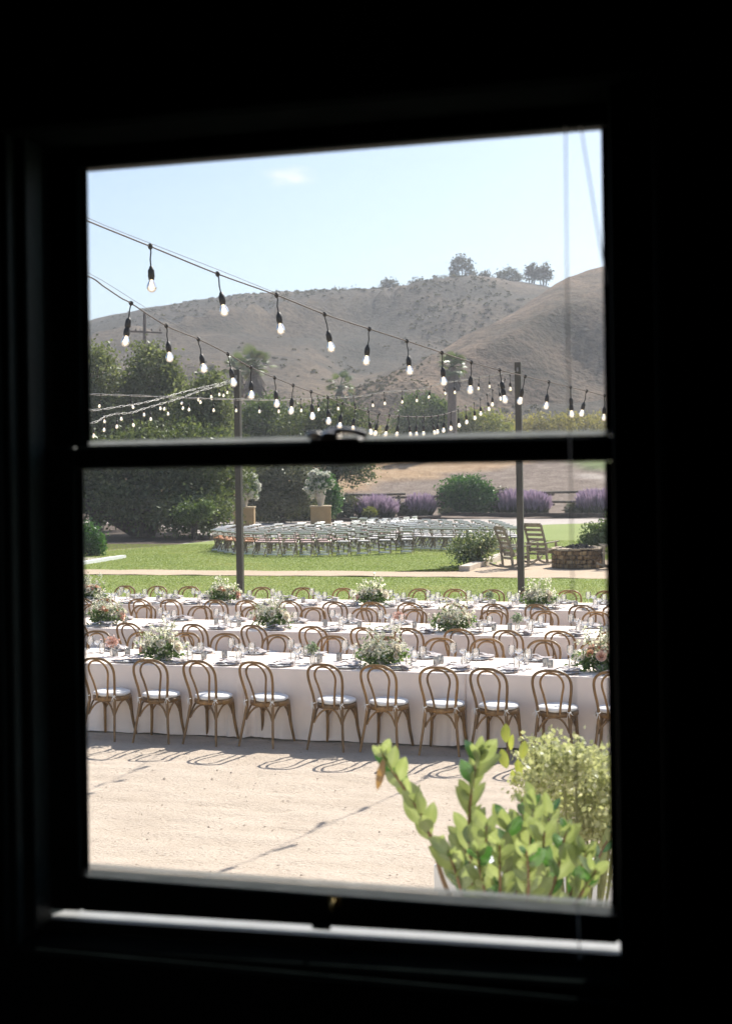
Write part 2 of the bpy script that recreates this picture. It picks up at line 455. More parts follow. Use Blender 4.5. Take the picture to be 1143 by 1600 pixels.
def grid(x0, x1, y0, y1, step):
    xs, ys = np.arange(x0, x1 + step * .5, step), np.arange(y0, y1 + step * .5, step)
    X, Y = np.meshgrid(xs, ys, indexing='ij')
    nx, ny = X.shape
    i = (np.arange(nx - 1)[:, None] * ny + np.arange(ny - 1)[None, :]).ravel()
    return X.ravel(), Y.ravel(), np.stack([i, i + ny, i + ny + 1, i + 1], 1)
def structure(name, me, label=None):
    o = mobj(name, me); return tag(o, label, kind='structure')
def polysheet(name, pts, z, m, label=None, wob=0.0, seed=1):
    """a flat sheet with a slightly wandering edge"""
    P = []
    N = len(pts)
    k = 0
    for i in range(N):
        a, b = np.array(pts[i][:2], float), np.array(pts[(i + 1) % N][:2], float)
        L = np.linalg.norm(b - a); n = max(1, int(L / 0.25)) if wob > 0 and L < 90 else 1
        nrm = np.array([-(b - a)[1], (b - a)[0]]) / max(L, 1e-6)
        for j in range(n):
            q = a + (b - a) * j / n
            if wob > 0 and 0 < j < n:
                q = q + nrm * wob * float(fbm(np.array([k * 0.31]), np.array([seed * 7.7]), seed, 3)[0])
            P.append((q[0], q[1], z)); k += 1
    import bmesh
    bm = bmesh.new()
    es = [bm.verts.new(p) for p in P]
    f = bm.faces.new(es)
    if f.normal.z < 0: f.normal_flip()
    bmesh.ops.triangulate(bm, faces=[f])
    me = bpy.data.meshes.new(name); bm.to_mesh(me); bm.free()
    me.materials.append(m)
    return structure(name, me, label)

M['sand'] = ground_mat('decomposed_granite', [(0.3, (0.45, 0.375, 0.3)), (0.52, (0.53, 0.447, 0.365)), (0.75, (0.58, 0.497, 0.415))], 2.2,
                       stretch=(0.7, 1.9, 1), b=0.8, bd=0.03, fine=34, big=0.35, bigmix=0.25,
                       finestops=[(0.3, (0.52, 0.47, 0.42)), (0.4, (0.97, 0.96, 0.95)), (0.7, (1.06, 1.06, 1.06))])
M['path'] = ground_mat('path_gravel', [(0.3, (0.4, 0.31, 0.22)), (0.7, (0.55, 0.44, 0.33))], 3, b=0.4, bd=0.02, fine=30)
M['gravel'] = ground_mat('pale_gravel', [(0.3, (0.36, 0.31, 0.28)), (0.7, (0.5, 0.45, 0.41))], 2, b=0.5, bd=0.03, fine=14)
M['soil'] = ground_mat('dark_mulch', [(0.3, (0.05, 0.038, 0.03)), (0.6, (0.13, 0.1, 0.08)), (0.8, (0.3, 0.24, 0.19))], 5, b=0.7, bd=0.05, fine=16)
M['lawn'] = ground_mat('mown_lawn', [(0.25, (0.2, 0.25, 0.085)), (0.5, (0.24, 0.285, 0.105)), (0.66, (0.275, 0.305, 0.125)), (0.78, (0.38, 0.35, 0.18))], 0.9,
                       b=0.6, bd=0.03, fine=40, big=0.12, bigmix=0.5, finestops=[(0.3, (0.7, 0.72, 0.6)), (0.65, (1.12, 1.12, 1.1))])
M['plough'] = ground_mat('ploughed_field', [(0.3, (0.15, 0.105, 0.08)), (0.55, (0.23, 0.175, 0.14)), (0.8, (0.34, 0.28, 0.23))], 0.35, b=0.8, bd=0.2, fine=4, big=0.05)
M['drygrass'] = ground_mat('dry_grass', [(0.3, (0.3, 0.19, 0.1)), (0.55, (0.42, 0.29, 0.17)), (0.8, (0.52, 0.38, 0.24))], 0.6, stretch=(1, 0.4, 1), b=0.9, bd=0.25, fine=5, big=0.06)
M['dirt'] = ground_mat('bare_dirt', [(0.3, (0.24, 0.18, 0.13)), (0.7, (0.38, 0.3, 0.22))], 0.6, b=0.6, bd=0.1, fine=8)
def hillmat(name, stops, s):
    m = ground_mat(name, stops, s, stretch=(1, 1, 1.6), b=0.7, bd=1.0, fine=0.75, big=0.012, bigmix=0.4,
                   finestops=[(0.38, (0.5, 0.5, 0.48)), (0.54, (1.06, 1.06, 1.06))])
    return m
M['hillfar'] = hillmat('far_scrub', [(0.38, (0.028, 0.026, 0.018)), (0.47, (0.056, 0.046, 0.034)), (0.54, (0.09, 0.067, 0.046)), (0.64, (0.135, 0.098, 0.064))], 0.05)
M['hillnear'] = hillmat('near_scrub', [(0.37, (0.045, 0.036, 0.022)), (0.45, (0.096, 0.067, 0.043)), (0.53, (0.155, 0.104, 0.067)), (0.65, (0.23, 0.158, 0.104))], 0.08)

# the ground: one sheet out to the hills, rising slightly beyond the fence
X, Y, F = grid(-420, 330, -90, 620, 5)
V = np.stack([X, Y, zt_np(X, Y) - 0.05], 1)
structure('ground', np_mesh('ground', V, F, M['dirt'], smooth=True))

# the raked sand courtyard, gently uneven
X, Y, F = grid(-17, 7, 2.6, 27.2, 0.065)
Z = 0.006 * fbm(X * 0.9, Y * 2.2, 3, 4) + 0.0065 * fbm(X * 2.2, Y * 8.0, 8, 3) + 0.003 * vnoise(X * 9, Y * 11, 12) - 0.006
# footprints
for k in range(420):
    cx, cy = rnd.uniform(-9, 1), rnd.uniform(7.5, 13.2)
    m_ = (abs(X - cx) < 0.3) & (abs(Y - cy) < 0.3)
    a_ = rnd.uniform(0, PI); dx, dy = X[m_] - cx, Y[m_] - cy
    u_, v_ = dx * math.cos(a_) + dy * math.sin(a_), -dx * math.sin(a_) + dy * math.cos(a_)
    Z[m_] -= 0.008 * np.exp(-(u_ / 0.12) ** 2 - (v_ / 0.05) ** 2) - 0.005 * np.exp(-((u_ - 0.15) / 0.06) ** 2 - (v_ / 0.07) ** 2)
structure('sand_courtyard', np_mesh('sand_courtyard', np.stack([X, Y, Z], 1), F, M['sand'], smooth=True))

g = np.random.default_rng(77); n = 800                      # grit and bits of leaf lying on the sand
px_, py2 = g.uniform(-9, 1.5, n), g.uniform(6.5, 13.6, n); s = g.uniform(.004, .013, n) * (1 + .5 * (g.random(n) < .05))
oc = np.array([(1, 0, 0), (-1, 0, 0), (0, 1, 0), (0, -1, 0), (0, 0, .7), (0, 0, -.5)])
V = np.stack([px_, py2, np.zeros(n) + .002], 1)[:, None] + oc[None] * s[:, None, None] * g.uniform(.6, 1.5, (n, 6, 1))
fc = np.array([(0, 2, 4), (2, 1, 4), (1, 3, 4), (3, 0, 4)])
M['grit'] = solid('grit', (0.4, 0.32, 0.25), .9, .5, 3, 0)
tag(mobj('pebbles', np_mesh('pebbles', V.reshape(-1, 3), (np.arange(n)[:, None, None] * 6 + fc[None]).reshape(-1, 3), M['grit'])), kind='stuff')
# gravel, bed, lawns, paths
polysheet('gravel_terrace', [(-75, 49), (30, 38), (30, 100), (-75, 110)], -0.016, M['gravel'], wob=0)
bedp = [gp(-80, 880), gp(128, 862), gp(200, 857), gp(260, 852), gp(338, 843), gp(345, 838), gp(300, 833), gp(250, 826), gp(200, 818), gp(-80, 815)]
polysheet('garden_bed', bedp, -0.008, M['soil'], wob=0.2, seed=4)
lf = [(-60, 37.2), gp(-150, 893)[:2], gp(-60, 874), gp(128, 863), gp(200, 858), gp(260, 853), gp(338, 844), gp(430, 838), gp(520, 832), gp(620, 828), gp(700, 824),
      gp(800, 822), gp(870, 819), gp(960, 816), gp(1150, 812), (26, 37.2)]
lf[1] = (-60, 42.0)
polysheet('lawn', lf, 0.0, M['lawn'], wob=0.12, seed=5)
polysheet('lawn', [(-60, 26.9), (26, 26.9), (26, 35.6), (-60, 35.3)], 0.004, M['lawn'], wob=0.06, seed=6)
polysheet('sand_path', [(-60, 35.28), (-8.05, 35.75), (-3, 35.5), (26, 35.2), (26, 42.3), (-1, 42.6), (-7.8, 42.6), (-8.0, 37.4), (-60, 37.2)], 0.008, M['path'], wob=0.16, seed=7)
polysheet('mulch_bed', [(-26, 39.3), (-20.75, 39.3), (-20.9, 42.55), (-26, 43.5)], 0.006, M['gravel'], wob=0.0)

def inside(P, x, y):
    P = np.array([p[:2] for p in P], float); ins = np.zeros(len(x), bool); j = len(P) - 1
    for i in range(len(P)):
        ins ^= ((P[i, 1] > y) != (P[j, 1] > y)) & (x < (P[j, 0] - P[i, 0]) * (y - P[i, 1]) / (P[j, 1] - P[i, 1] + 1e-12) + P[i, 0]); j = i
    return ins
A_ = lambda px, D: base_at(px, D)
def fieldmat():
    """ploughed soil, dry grass, weeds and a dusty track, each where it lies on the field"""
    m, n, l, out = nt('field')
    p = n.new('ShaderNodeBsdfPrincipled'); l.new(p.outputs[0], out.inputs['Surface']); p.inputs['Roughness'].default_value = 1; p.inputs['Specular IOR Level'].default_value = .1
    v = coords(n, l, (1, .6, 1)); f = noise(n, l, v, .9, 8, .65); fine = noise(n, l, v, 6, 4, .7)
    mx = n.new('ShaderNodeMix'); mx.data_type = 'FLOAT'; mx.inputs['Factor'].default_value = .45; l.new(f, mx.inputs['A']); l.new(fine, mx.inputs['B']); q = mx.outputs['Result']
    col = ramp(n, l, q, [(.35, (0.13, 0.095, 0.075)), (.5, (0.21, 0.165, 0.135)), (.66, (0.31, 0.255, 0.215))])
    for nm, st in (('dry', [(.33, (0.25, 0.155, 0.085)), (.5, (0.37, 0.255, 0.155)), (.68, (0.48, 0.355, 0.235))]), ('weed', [(.35, (0.09, 0.12, 0.04)), (.65, (0.2, 0.24, 0.1))]), ('track', [(.35, (0.34, 0.29, 0.25)), (.65, (0.46, 0.4, 0.35))])):
        at = n.new('ShaderNodeAttribute'); at.attribute_name = nm
        c = ramp(n, l, q, st); b = n.new('ShaderNodeMix'); b.data_type = 'RGBA'
        l.new(at.outputs['Fac'], b.inputs['Factor']); l.new(col, b.inputs['A']); l.new(c, b.inputs['B']); col = b.outputs['Result']
    l.new(col, p.inputs['Base Color']); l.new(bump(n, l, q, 1.0, .35), p.inputs['Normal'])
    return m
X, Y, F = grid(-75, 45, 77, 150, 0.55)
NX = len(np.unique(X)); NY = len(X) // NX
Z = zt_np(X, Y) + 0.03 + 0.05 * fbm(X * .5, Y * .5, 31)
me = None
wx, wy = X + 0.9 * fbm(X * .35, Y * .35, 21), Y + 1.1 * fbm(X * .35, Y * .35, 22)
masks = {}
for nm, P in (('dry', [A_(-900, 100), A_(480, 105), A_(545, 107.5), A_(600, 111.7), A_(660, 113.6), A_(720, 117.6), A_(800, 121.3), A_(880, 135), A_(900, 175), A_(-900, 175)]),
              ('weed', [A_(893, 120), A_(915, 117), A_(950, 117), A_(985, 119), A_(985, 130), A_(905, 130)]),
              ('track', [A_(898, 115), A_(960, 110.5), A_(1050, 107), A_(1050, 110), A_(960, 113.5), A_(905, 116)])):
    k = inside(P, wx, wy).astype(float).reshape(NX, NY)
    for _ in range(2):
        k = (k + np.roll(k, 1, 0) + np.roll(k, -1, 0) + np.roll(k, 1, 1) + np.roll(k, -1, 1)) / 5
    masks[nm] = k.ravel()
Z = Z + 0.14 * masks['dry'] * (1 + .8 * fbm(X * 1.3, Y * 1.3, 33)) + 0.2 * masks['weed'] * (1 + .6 * fbm(X * 1.5, Y * 1.5, 34))
me = np_mesh('field', np.stack([X, Y, Z], 1), F, fieldmat(), smooth=True)
for nm, k in masks.items():
    at = me.attributes.new(nm, 'FLOAT', 'POINT'); at.data.foreach_set('value', k.astype(np.float32))
structure('field', me)

# ------------------------------------------------------------------ hills
def hill(name, ridge, base_D, back_drop, m, amp, seed, nx=260, nt_=70, gully=0.02):
    r = np.array(ridge, float)      # px, py, depth
    u = np.linspace(r[0, 0], r[-1, 0], nx)
    py = np.interp(u, r[:, 0], r[:, 1]); D = np.interp(u, r[:, 0], r[:, 2])
    k = np.ones(9) / 9
    pad = np.pad(py, 4, 'edge'); py = np.convolve(pad, k, 'valid')
    Rd = FWD[None] + ((u - 571.5) / FPX)[:, None] * RGT[None] - ((py - 734) / FPX)[:, None] * UPV[None]
    Rg = CAMP + Rd * D[:, None]
    Bd = FWD[None] + ((u - 571.5) / FPX)[:, None] * RGT[None]
    Bs = CAMP + Bd * base_D; Bs[:, 2] = 3.2
    T = np.linspace(0, 1.5, nt_)
    V = np.zeros((nx, nt_, 3))
    for j, t in enumerate(T):
        if t <= 1:
            V[:, j, :2] = Bs[:, :2] * (1 - t) + Rg[:, :2] * t
            e = 0.35 * t + 0.65 * math.sin(t * PI / 2) ** 1.15
            V[:, j, 2] = Bs[:, 2] + (Rg[:, 2] - Bs[:, 2]) * e
        else:
            V[:, j, :2] = Rg[:, :2] + (Rg[:, :2] - Bs[:, :2]) * (t - 1)
            V[:, j, 2] = Rg[:, 2] - back_drop * (t - 1) ** 1.5
    X, Y = V[:, :, 0], V[:, :, 1]
    w = np.clip(np.sin(np.clip(T, 0, 1) * PI), 0.0, 1)[None, :]
    g = fbm(X * gully + 0.4 * fbm(X * .01, Y * .01, seed + 5), Y * gully * 0.45, seed, 4)
    V[:, :, 2] += amp * w * (0.9 * -np.abs(g) + 0.35 * g) + 0.5 * fbm(X * .09, Y * .09, seed + 9, 3) * np.clip(T, 0, 1)[None, :]
    i = (np.arange(nx - 1)[:, None] * nt_ + np.arange(nt_ - 1)[None, :]).ravel()
    F = np.stack([i, i + nt_, i + nt_ + 1, i + 1], 1)
    o = structure(name, np_mesh(name, V.reshape(-1, 3), F, m, smooth=True))
    return V
ridge_far = [(-420, 585, 430), (-100, 540, 430), (60, 518, 430), (138, 502, 430), (200, 487, 430), (300, 470, 430), (370, 463, 430), (430, 460, 430), (500, 458, 430), (560, 458, 430),
             (610, 453, 425), (650, 441, 420), (700, 434, 415), (750, 436, 415), (800, 440, 415), (870, 452, 415), (960, 470, 415), (1200, 490, 415), (1600, 520, 415)]
HF = hill('hill', ridge_far, 176, 60, M['hillfar'], 24, 40, gully=.014)
ridge_near = [(250, 712, 186), (330, 690, 190), (400, 668, 195), (470, 640, 202), (540, 610, 210), (600, 587, 220), (660, 560, 232), (720, 530, 246), (770, 505, 258), (820, 474, 272), (860, 447, 284),
              (900, 429, 296), (952, 410, 310), (1000, 392, 320), (1100, 362, 340), (1250, 335, 360), (1600, 310, 380)]
HN = hill('hill', ridge_near, 174, 40, M['hillnear'], 13, 60, gully=.02)

# low scrub over the slopes
def scrub(name, V, n, seed, tlo, thi, smin, smax, m):
    g = np.random.default_rng(seed)
    nx, nt_ = V.shape[:2]
    i = g.integers(0, nx - 1, n * 3); j = g.integers(int(nt_ * tlo), int(nt_ * thi), n * 3)
    fi, fj = g.random(n * 3), g.random(n * 3)
    P = V[i, j] * ((1 - fi) * (1 - fj))[:, None] + V[i + 1, j] * (fi * (1 - fj))[:, None] + V[i, j + 1] * ((1 - fi) * fj)[:, None] + V[i + 1, j + 1] * (fi * fj)[:, None]
    keep = fbm(P[:, 0] * .028, P[:, 1] * .02, seed, 4) + 0.22 * g.standard_normal(n * 3) > 0.22
    P = P[keep][:n]; n = len(P)
    s = g.uniform(smin, smax, n) * (0.5 + g.random(n))
    K = 14                                                   # leaf-clump quads per bush
    d = g.standard_normal((n, K, 3)); d /= np.linalg.norm(d, axis=2, keepdims=True); d[..., 2] = np.abs(d[..., 2]) * 0.8
    c = P[:, None] + d * s[:, None, None] * g.uniform(.5, 1, (n, K, 1))
    a = g.standard_normal((n, K, 3)); b = g.standard_normal((n, K, 3))
    a /= np.linalg.norm(a, axis=2, keepdims=True); b = np.cross(a, b); b /= np.linalg.norm(b, axis=2, keepdims=True) + 1e-6
    h = (s[:, None, None] * 0.5)
    Q = np.stack([c - a * h, c + b * h * .7, c + a * h, c - b * h * .7], 2)
    tone = np.repeat(np.clip(g.random((n, 1)) * .7 + g.random((n, K)) * .3, 0, 1).ravel(), 4)
    o = mobj(name, np_mesh(name, Q.reshape(-1, 3), np.arange(n * K * 4).reshape(-1, 4), m, tone))
    return tag(o, kind='stuff')
M['scrub'] = leafmat('hill_scrub', [(0, (0.045, 0.042, 0.028)), (0.6, (0.075, 0.065, 0.045)), (1, (0.125, 0.102, 0.072))], 0.4, 0.0)
scrub('hill_scrub', HF, 7000, 71, 0.08, 0.66, 0.22, .62, M['scrub'])
scrub('hill_scrub', HN, 7500, 72, 0.05, 0.66, 0.12, 0.34, M['scrub'])

# ================================================================== the dark room and its window
Y0, YI, YO = 2.30, 2.17, 2.42
X0, X1, Z0, Z1 = -1.325, -0.105, 2.005, 3.53
m_ = MB()
m_.box(-3.4, X0, YI, YO, 1.28, 4.0); m_.box(X1, 2.2, YI, YO, 1.28, 4.0)
m_.box(X0, X1, YI, YO, 1.28, Z0); m_.box(X0, X1, YI, YO, Z1, 4.0)
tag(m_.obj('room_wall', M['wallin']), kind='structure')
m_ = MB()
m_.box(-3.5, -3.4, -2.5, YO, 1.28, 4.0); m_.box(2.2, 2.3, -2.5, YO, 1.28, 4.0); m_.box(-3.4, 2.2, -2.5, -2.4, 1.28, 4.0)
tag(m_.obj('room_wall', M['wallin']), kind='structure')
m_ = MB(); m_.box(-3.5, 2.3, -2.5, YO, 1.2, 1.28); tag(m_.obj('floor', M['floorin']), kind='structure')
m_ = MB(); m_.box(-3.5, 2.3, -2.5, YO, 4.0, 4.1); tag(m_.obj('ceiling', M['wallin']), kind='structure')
m_ = MB()
for k in range(24):                                           # lapped boards outside, below and beside the window
    z = -0.02 + 0.17 * k
    for xa, xb in ((-9.5, X0 - 0.1), (X1 + 0.1, 5.5)) if z + .17 > Z0 - 0.06 and z < Z1 + 0.1 else ((-9.5, 5.5),):
        m_.add([(xa, YO + .03, z), (xb, YO + .03, z), (xb, YO + .012, z + .172), (xa, YO + .012, z + .172), (xa, YO + .004, z), (xb, YO + .004, z)], [(1, 0, 3, 2), (0, 1, 5, 4)], 0, False)
tag(m_.obj('outside_wall', M['siding']), kind='structure')

def SAG(x): return .022 * (x + 1.2785) / 1.12                 # the old sill has settled to the left; the sash is planed to fit
win = empty('sash_window', (-0.72, Y0, 2.06), 0, 'dark painted double-hung sash window framing the view from the unlit room', 'window')
def wpart(mb, name, m, parent=win):
    o = mb.obj(name, m, parent)
    if parent is win: o.matrix_parent_inverse = Matrix.Translation((0.72, -Y0, -2.06))
    return o
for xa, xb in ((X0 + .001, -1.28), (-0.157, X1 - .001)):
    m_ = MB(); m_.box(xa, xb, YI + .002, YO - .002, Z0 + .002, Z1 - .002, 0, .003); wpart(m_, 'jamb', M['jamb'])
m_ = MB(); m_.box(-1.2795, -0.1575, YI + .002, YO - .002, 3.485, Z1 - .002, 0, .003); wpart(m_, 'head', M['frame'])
m_ = MB()                                                       # outer sill, sloping to the weather
m_.add([(-1.2795, 2.262, 2.008), (-.1575, 2.262, 2.008), (-.1575, 2.54, 2.008), (-1.2795, 2.54, 2.008), (-1.2795, 2.262, 2.0645), (-.1575, 2.262, 2.0645), (-.1575, 2.54, 2.03), (-1.2795, 2.54, 2.03)],
       [(0, 3, 2, 1), (4, 5, 6, 7), (0, 1, 5, 4), (1, 2, 6, 5), (2, 3, 7, 6), (3, 0, 4, 7)], 0, False)
m_.v = [(x, y, z + (SAG(x) if z > 2.02 else 0)) for x, y, z in m_.v]
wpart(m_, 'sill', M['sillout'])
m_ = MB(); m_.box(-1.37, -0.06, 2.172, 2.2595, 2.012, 2.046, 0, .006); m_.v = [(x, y, z + (SAG(x) if z > 2.03 else 0)) for x, y, z in m_.v]; wpart(m_, 'stool', M['frame'])
m_ = MB(); m_.box(-1.40, -0.03, 2.15, YI - .001, 1.91, 2.0475, 0, .006); wpart(m_, 'apron', M['frame'])
for xa, xb in ((-1.405, -1.29), (-0.147, -0.032)):
    m_ = MB(); m_.box(xa, xb, 2.145, YI - .001, 2.0485, 3.6, 0, .005)
    m_.box(xa + .03, xb - .03, 2.135, 2.1445, 2.0485, 3.6, 0, .003); wpart(m_, 'casing', M['frame'])
m_ = MB(); m_.box(-1.43, -0.01, 2.14, YI - .001, 3.601, 3.72, 0, .005); wpart(m_, 'casing', M['frame'])
m_ = MB(); m_.box(-1.2895, -0.1475, 2.1455, YI - .001, 3.4849, 3.6, 0, .005); wpart(m_, 'casing', M['frame'])
for xa, xb in ((-1.2795, -1.262), (-0.2275, -0.1575)):
    m_ = MB(); m_.box(xa, xb, 2.205, 2.266, 2.0625, 3.4845, 0, .003); wpart(m_, 'stop_bead', M['jamb'])
M['bead'] = None
def beadmat():
    m, n, l, out = nt('weathered_glazing_bead')
    d = n.new('ShaderNodeBsdfDiffuse'); t = n.new('ShaderNodeBsdfTranslucent')
    v = coords(n, l, (3, 30, 30)); c = ramp(n, l, noise(n, l, v, 6, 4), [(0.3, (0.42, 0.435, 0.435)), (0.7, (0.58, 0.59, 0.59))])
    l.new(c, d.inputs['Color']); l.new(c, t.inputs['Color'])
    a = n.new('ShaderNodeMixShader'); a.inputs[0].default_value = 0.8
    l.new(d.outputs[0], a.inputs[1]); l.new(t.outputs[0], a.inputs[2]); l.new(a.outputs[0], out.inputs['Surface'])
    return m
M['bead'] = beadmat()
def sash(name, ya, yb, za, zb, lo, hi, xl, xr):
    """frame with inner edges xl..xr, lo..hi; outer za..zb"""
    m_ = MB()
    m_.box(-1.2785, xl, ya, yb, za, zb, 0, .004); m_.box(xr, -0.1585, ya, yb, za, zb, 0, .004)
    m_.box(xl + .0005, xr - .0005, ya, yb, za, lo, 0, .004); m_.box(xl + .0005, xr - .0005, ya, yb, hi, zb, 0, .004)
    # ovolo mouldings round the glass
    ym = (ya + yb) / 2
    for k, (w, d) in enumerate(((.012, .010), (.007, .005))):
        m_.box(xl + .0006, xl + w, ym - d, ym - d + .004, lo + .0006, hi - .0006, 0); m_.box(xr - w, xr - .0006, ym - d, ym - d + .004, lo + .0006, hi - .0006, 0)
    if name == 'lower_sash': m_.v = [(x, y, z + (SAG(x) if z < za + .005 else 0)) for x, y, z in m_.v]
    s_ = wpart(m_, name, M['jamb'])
    s_.matrix_parent_inverse = Matrix.Translation((0.72, -Y0, -2.06))
    g = MB(); g.add([(xl + .001, ym + .004, lo + .001), (xr - .001, ym + .004, lo + .001), (xr - .001, ym + .004, hi - .001), (xl + .001, ym + .004, hi - .001)], [(0, 1, 2, 3)], 0, False)
    g.obj('pane', M['pane'], s_)
    return s_
us = sash('upper_sash', 2.318, 2.356, 2.893, 3.482, 2.932, 3.449, -1.215, -0.240)
ls = sash('lower_sash', 2.272, 2.312, 2.0775, 2.9295, 2.1425, 2.888, -1.208, -0.237)
for s_, lo, ya, hgt, n_ in ((us, 2.9326, 2.3225, 0.0085, 1), (ls, 2.1431, 2.2765, 0.0072, 3)):  # pale translucent strips stand in for light caught along the rails
    for k in range(n_):
        m_ = MB(); m_.box(-1.2065, -0.2420, ya + k * .0042, ya + k * .0042 + .0036, lo + k * hgt * .97, lo + k * hgt * .97 + hgt * .93, 0, .0012)
        m_.obj('glazing_bead', M['bead'], s_)
# sash lock on the meeting rail
lock = MB()
px_, py_, pz_ = onY(524, 690, 2.285)[0], 2.288, 2.9297
lock.box(px_ - .036, px_ + .036, py_ - .011, py_ + .011, pz_, pz_ + .005, 0, .0015)
lock.lathe([(.013, .004), (.0155, .007), (.0145, .011), (.009, .0145), (.0, .0155)], 16, (px_ - .008, py_, pz_))
lock.tube([(px_ - .010, py_, pz_ + .013), (px_ + .01, py_ - .003, pz_ + .0145), (px_ + .03, py_ - .006, pz_ + .0125), (px_ + .046, py_ - .008, pz_ + .0075)], [.0055, .005, .0045, .0058], 9)
lock.box(px_ - .040, px_ - .024, py_ + .002, py_ + .016, pz_ + .004, pz_ + .014, 0, .004)
lock.tube([(px_ - .042, py_ + .004, pz_ + .0085), (px_ - .033, py_ - .004, pz_ + .0115), (px_ - .022, py_ + .004, pz_ + .0085)], .0038, 7)
lock.v = [(px_ + (a - px_) * 1.25, py_ + (b - py_) * 1.2, pz_ + (c - pz_) * 1.3) for a, b, c in lock.v]
lock.obj('sash_lock', M['steel'], ls)
lift = MB()
q = onY(522, 1406, 2.268)
lift.box(q[0] - .012, q[0] + .014, 2.2645, 2.2715, q[2] - .012, q[2] + .006, 0, .0025)
lift.tube([(q[0], 2.266, q[2]), (q[0], 2.252, q[2] - .004), (q[0], 2.247, q[2] - .014)], .0035, 8)
lift.obj('sash_lift', M['brass'], ls)
tongue = MB(); q = onY(501, 1440, 2.264)
tongue.box(q[0] - .016, q[0] + .018, 2.2605, 2.2665, 2.0855, 2.096, 0, .002); tongue.obj('catch', M['rubber'], ls)

# blind cords hanging just inside the glass
m_ = MB(); pts = [onY(x, y, 2.05) for x, y in ((882, 197), (883, 206), (885, 420), (890, 700), (897, 1100), (903, 1440), (905, 1500))]
m_.tube(pts, .0011, 6); tag(m_.obj('blind_cord', M['bead']), 'thin pale blind cord hanging straight down inside the right of the window', 'cord')
m_ = MB(); pts = [onY(x, y, 2.06) for x, y in ((906, 197), (908, 206), (922, 290), (936, 378), (946, 432), (947, 445))]
m_.tube(pts, .0011, 6); tag(m_.obj('blind_cord', M['bead']), 'thin pale blind cord slanting to the right window jamb', 'cord')
# ================================================================== trees and shrubs
M['oaklit'] = leafmat('sunlit_oak_leaf', [(0, (0.07, 0.088, 0.04)), (0.5, (0.145, 0.167, 0.085)), (0.85, (0.24, 0.26, 0.15)), (1, (0.34, 0.355, 0.23))], 0.42, 0.025)  # lighter copy of the oak leaf, sunlight put into its colour
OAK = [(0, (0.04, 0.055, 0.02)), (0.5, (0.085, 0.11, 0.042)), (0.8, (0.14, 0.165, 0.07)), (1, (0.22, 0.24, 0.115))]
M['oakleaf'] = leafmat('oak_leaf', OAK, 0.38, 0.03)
M['greyleaf'] = leafmat('grey_green_leaf', [(0, (0.05, 0.06, 0.032)), (0.5, (0.11, 0.12, 0.068)), (1, (0.2, 0.2, 0.13))], 0.3, 0.04)
M['greenleaf'] = leafmat('bright_green_leaf', [(0, (0.02, 0.055, 0.014)), (0.5, (0.045, 0.12, 0.026)), (1, (0.10, 0.21, 0.05))], 0.4, 0.05)
M['yellowleaf'] = leafmat('yellow_green_leaf', [(0, (0.1, 0.125, 0.035)), (0.5, (0.21, 0.225, 0.07)), (1, (0.34, 0.33, 0.12))], 0.4, 0.02)
M['hedgeleaf'] = leafmat('autumn_hedge_leaf', [(0, (0.12, 0.115, 0.04)), (0.5, (0.26, 0.23, 0.085)), (1, (0.42, 0.34, 0.14))], 0.4, 0.02)
M['midleaf'] = leafmat('mid_green_leaf', [(0, (0.04, 0.068, 0.02)), (0.5, (0.09, 0.135, 0.042)), (1, (0.17, 0.215, 0.08))], 0.35, 0.03)
M['ridgeleaf'] = leafmat('gum_leaf', [(0, (0.06, 0.06, 0.045)), (1, (0.13, 0.125, 0.1))], 0.25, 0.02)
M['varleaf'] = leafmat('variegated_leaf', [(0, (0.035, 0.06, 0.02)), (0.5, (0.12, 0.16, 0.065)), (0.8, (0.4, 0.4, 0.28)), (1, (0.62, 0.6, 0.5))], 0.35, 0.06)
M['palmleaf'] = leafmat('palm_leaf', [(0, (0.05, 0.075, 0.026)), (1, (0.14, 0.18, 0.07))], 0.35, 0.1)
M['lavender'] = leafmat('sage_in_flower', [(0, (0.05, 0.06, 0.03)), (0.35, (0.14, 0.145, 0.095)), (0.55, (0.29, 0.235, 0.275)), (1, (0.42, 0.335, 0.43))], 0.35, 0.0, tcol=(1.1, 1.0, 1.1))
M['petal'] = leafmat('white_petal', [(0, (0.55, 0.57, 0.42)), (0.4, (0.75, 0.74, 0.66)), (1, (0.85, 0.84, 0.8))], 0.4, 0.03, tcol=(1, 1, 0.95))
M['grassblade'] = leafmat('grass_blade', [(0, (0.2, 0.255, 0.085)), (0.7, (0.26, 0.305, 0.115)), (1, (0.38, 0.36, 0.18))], 0.4, 0.0)

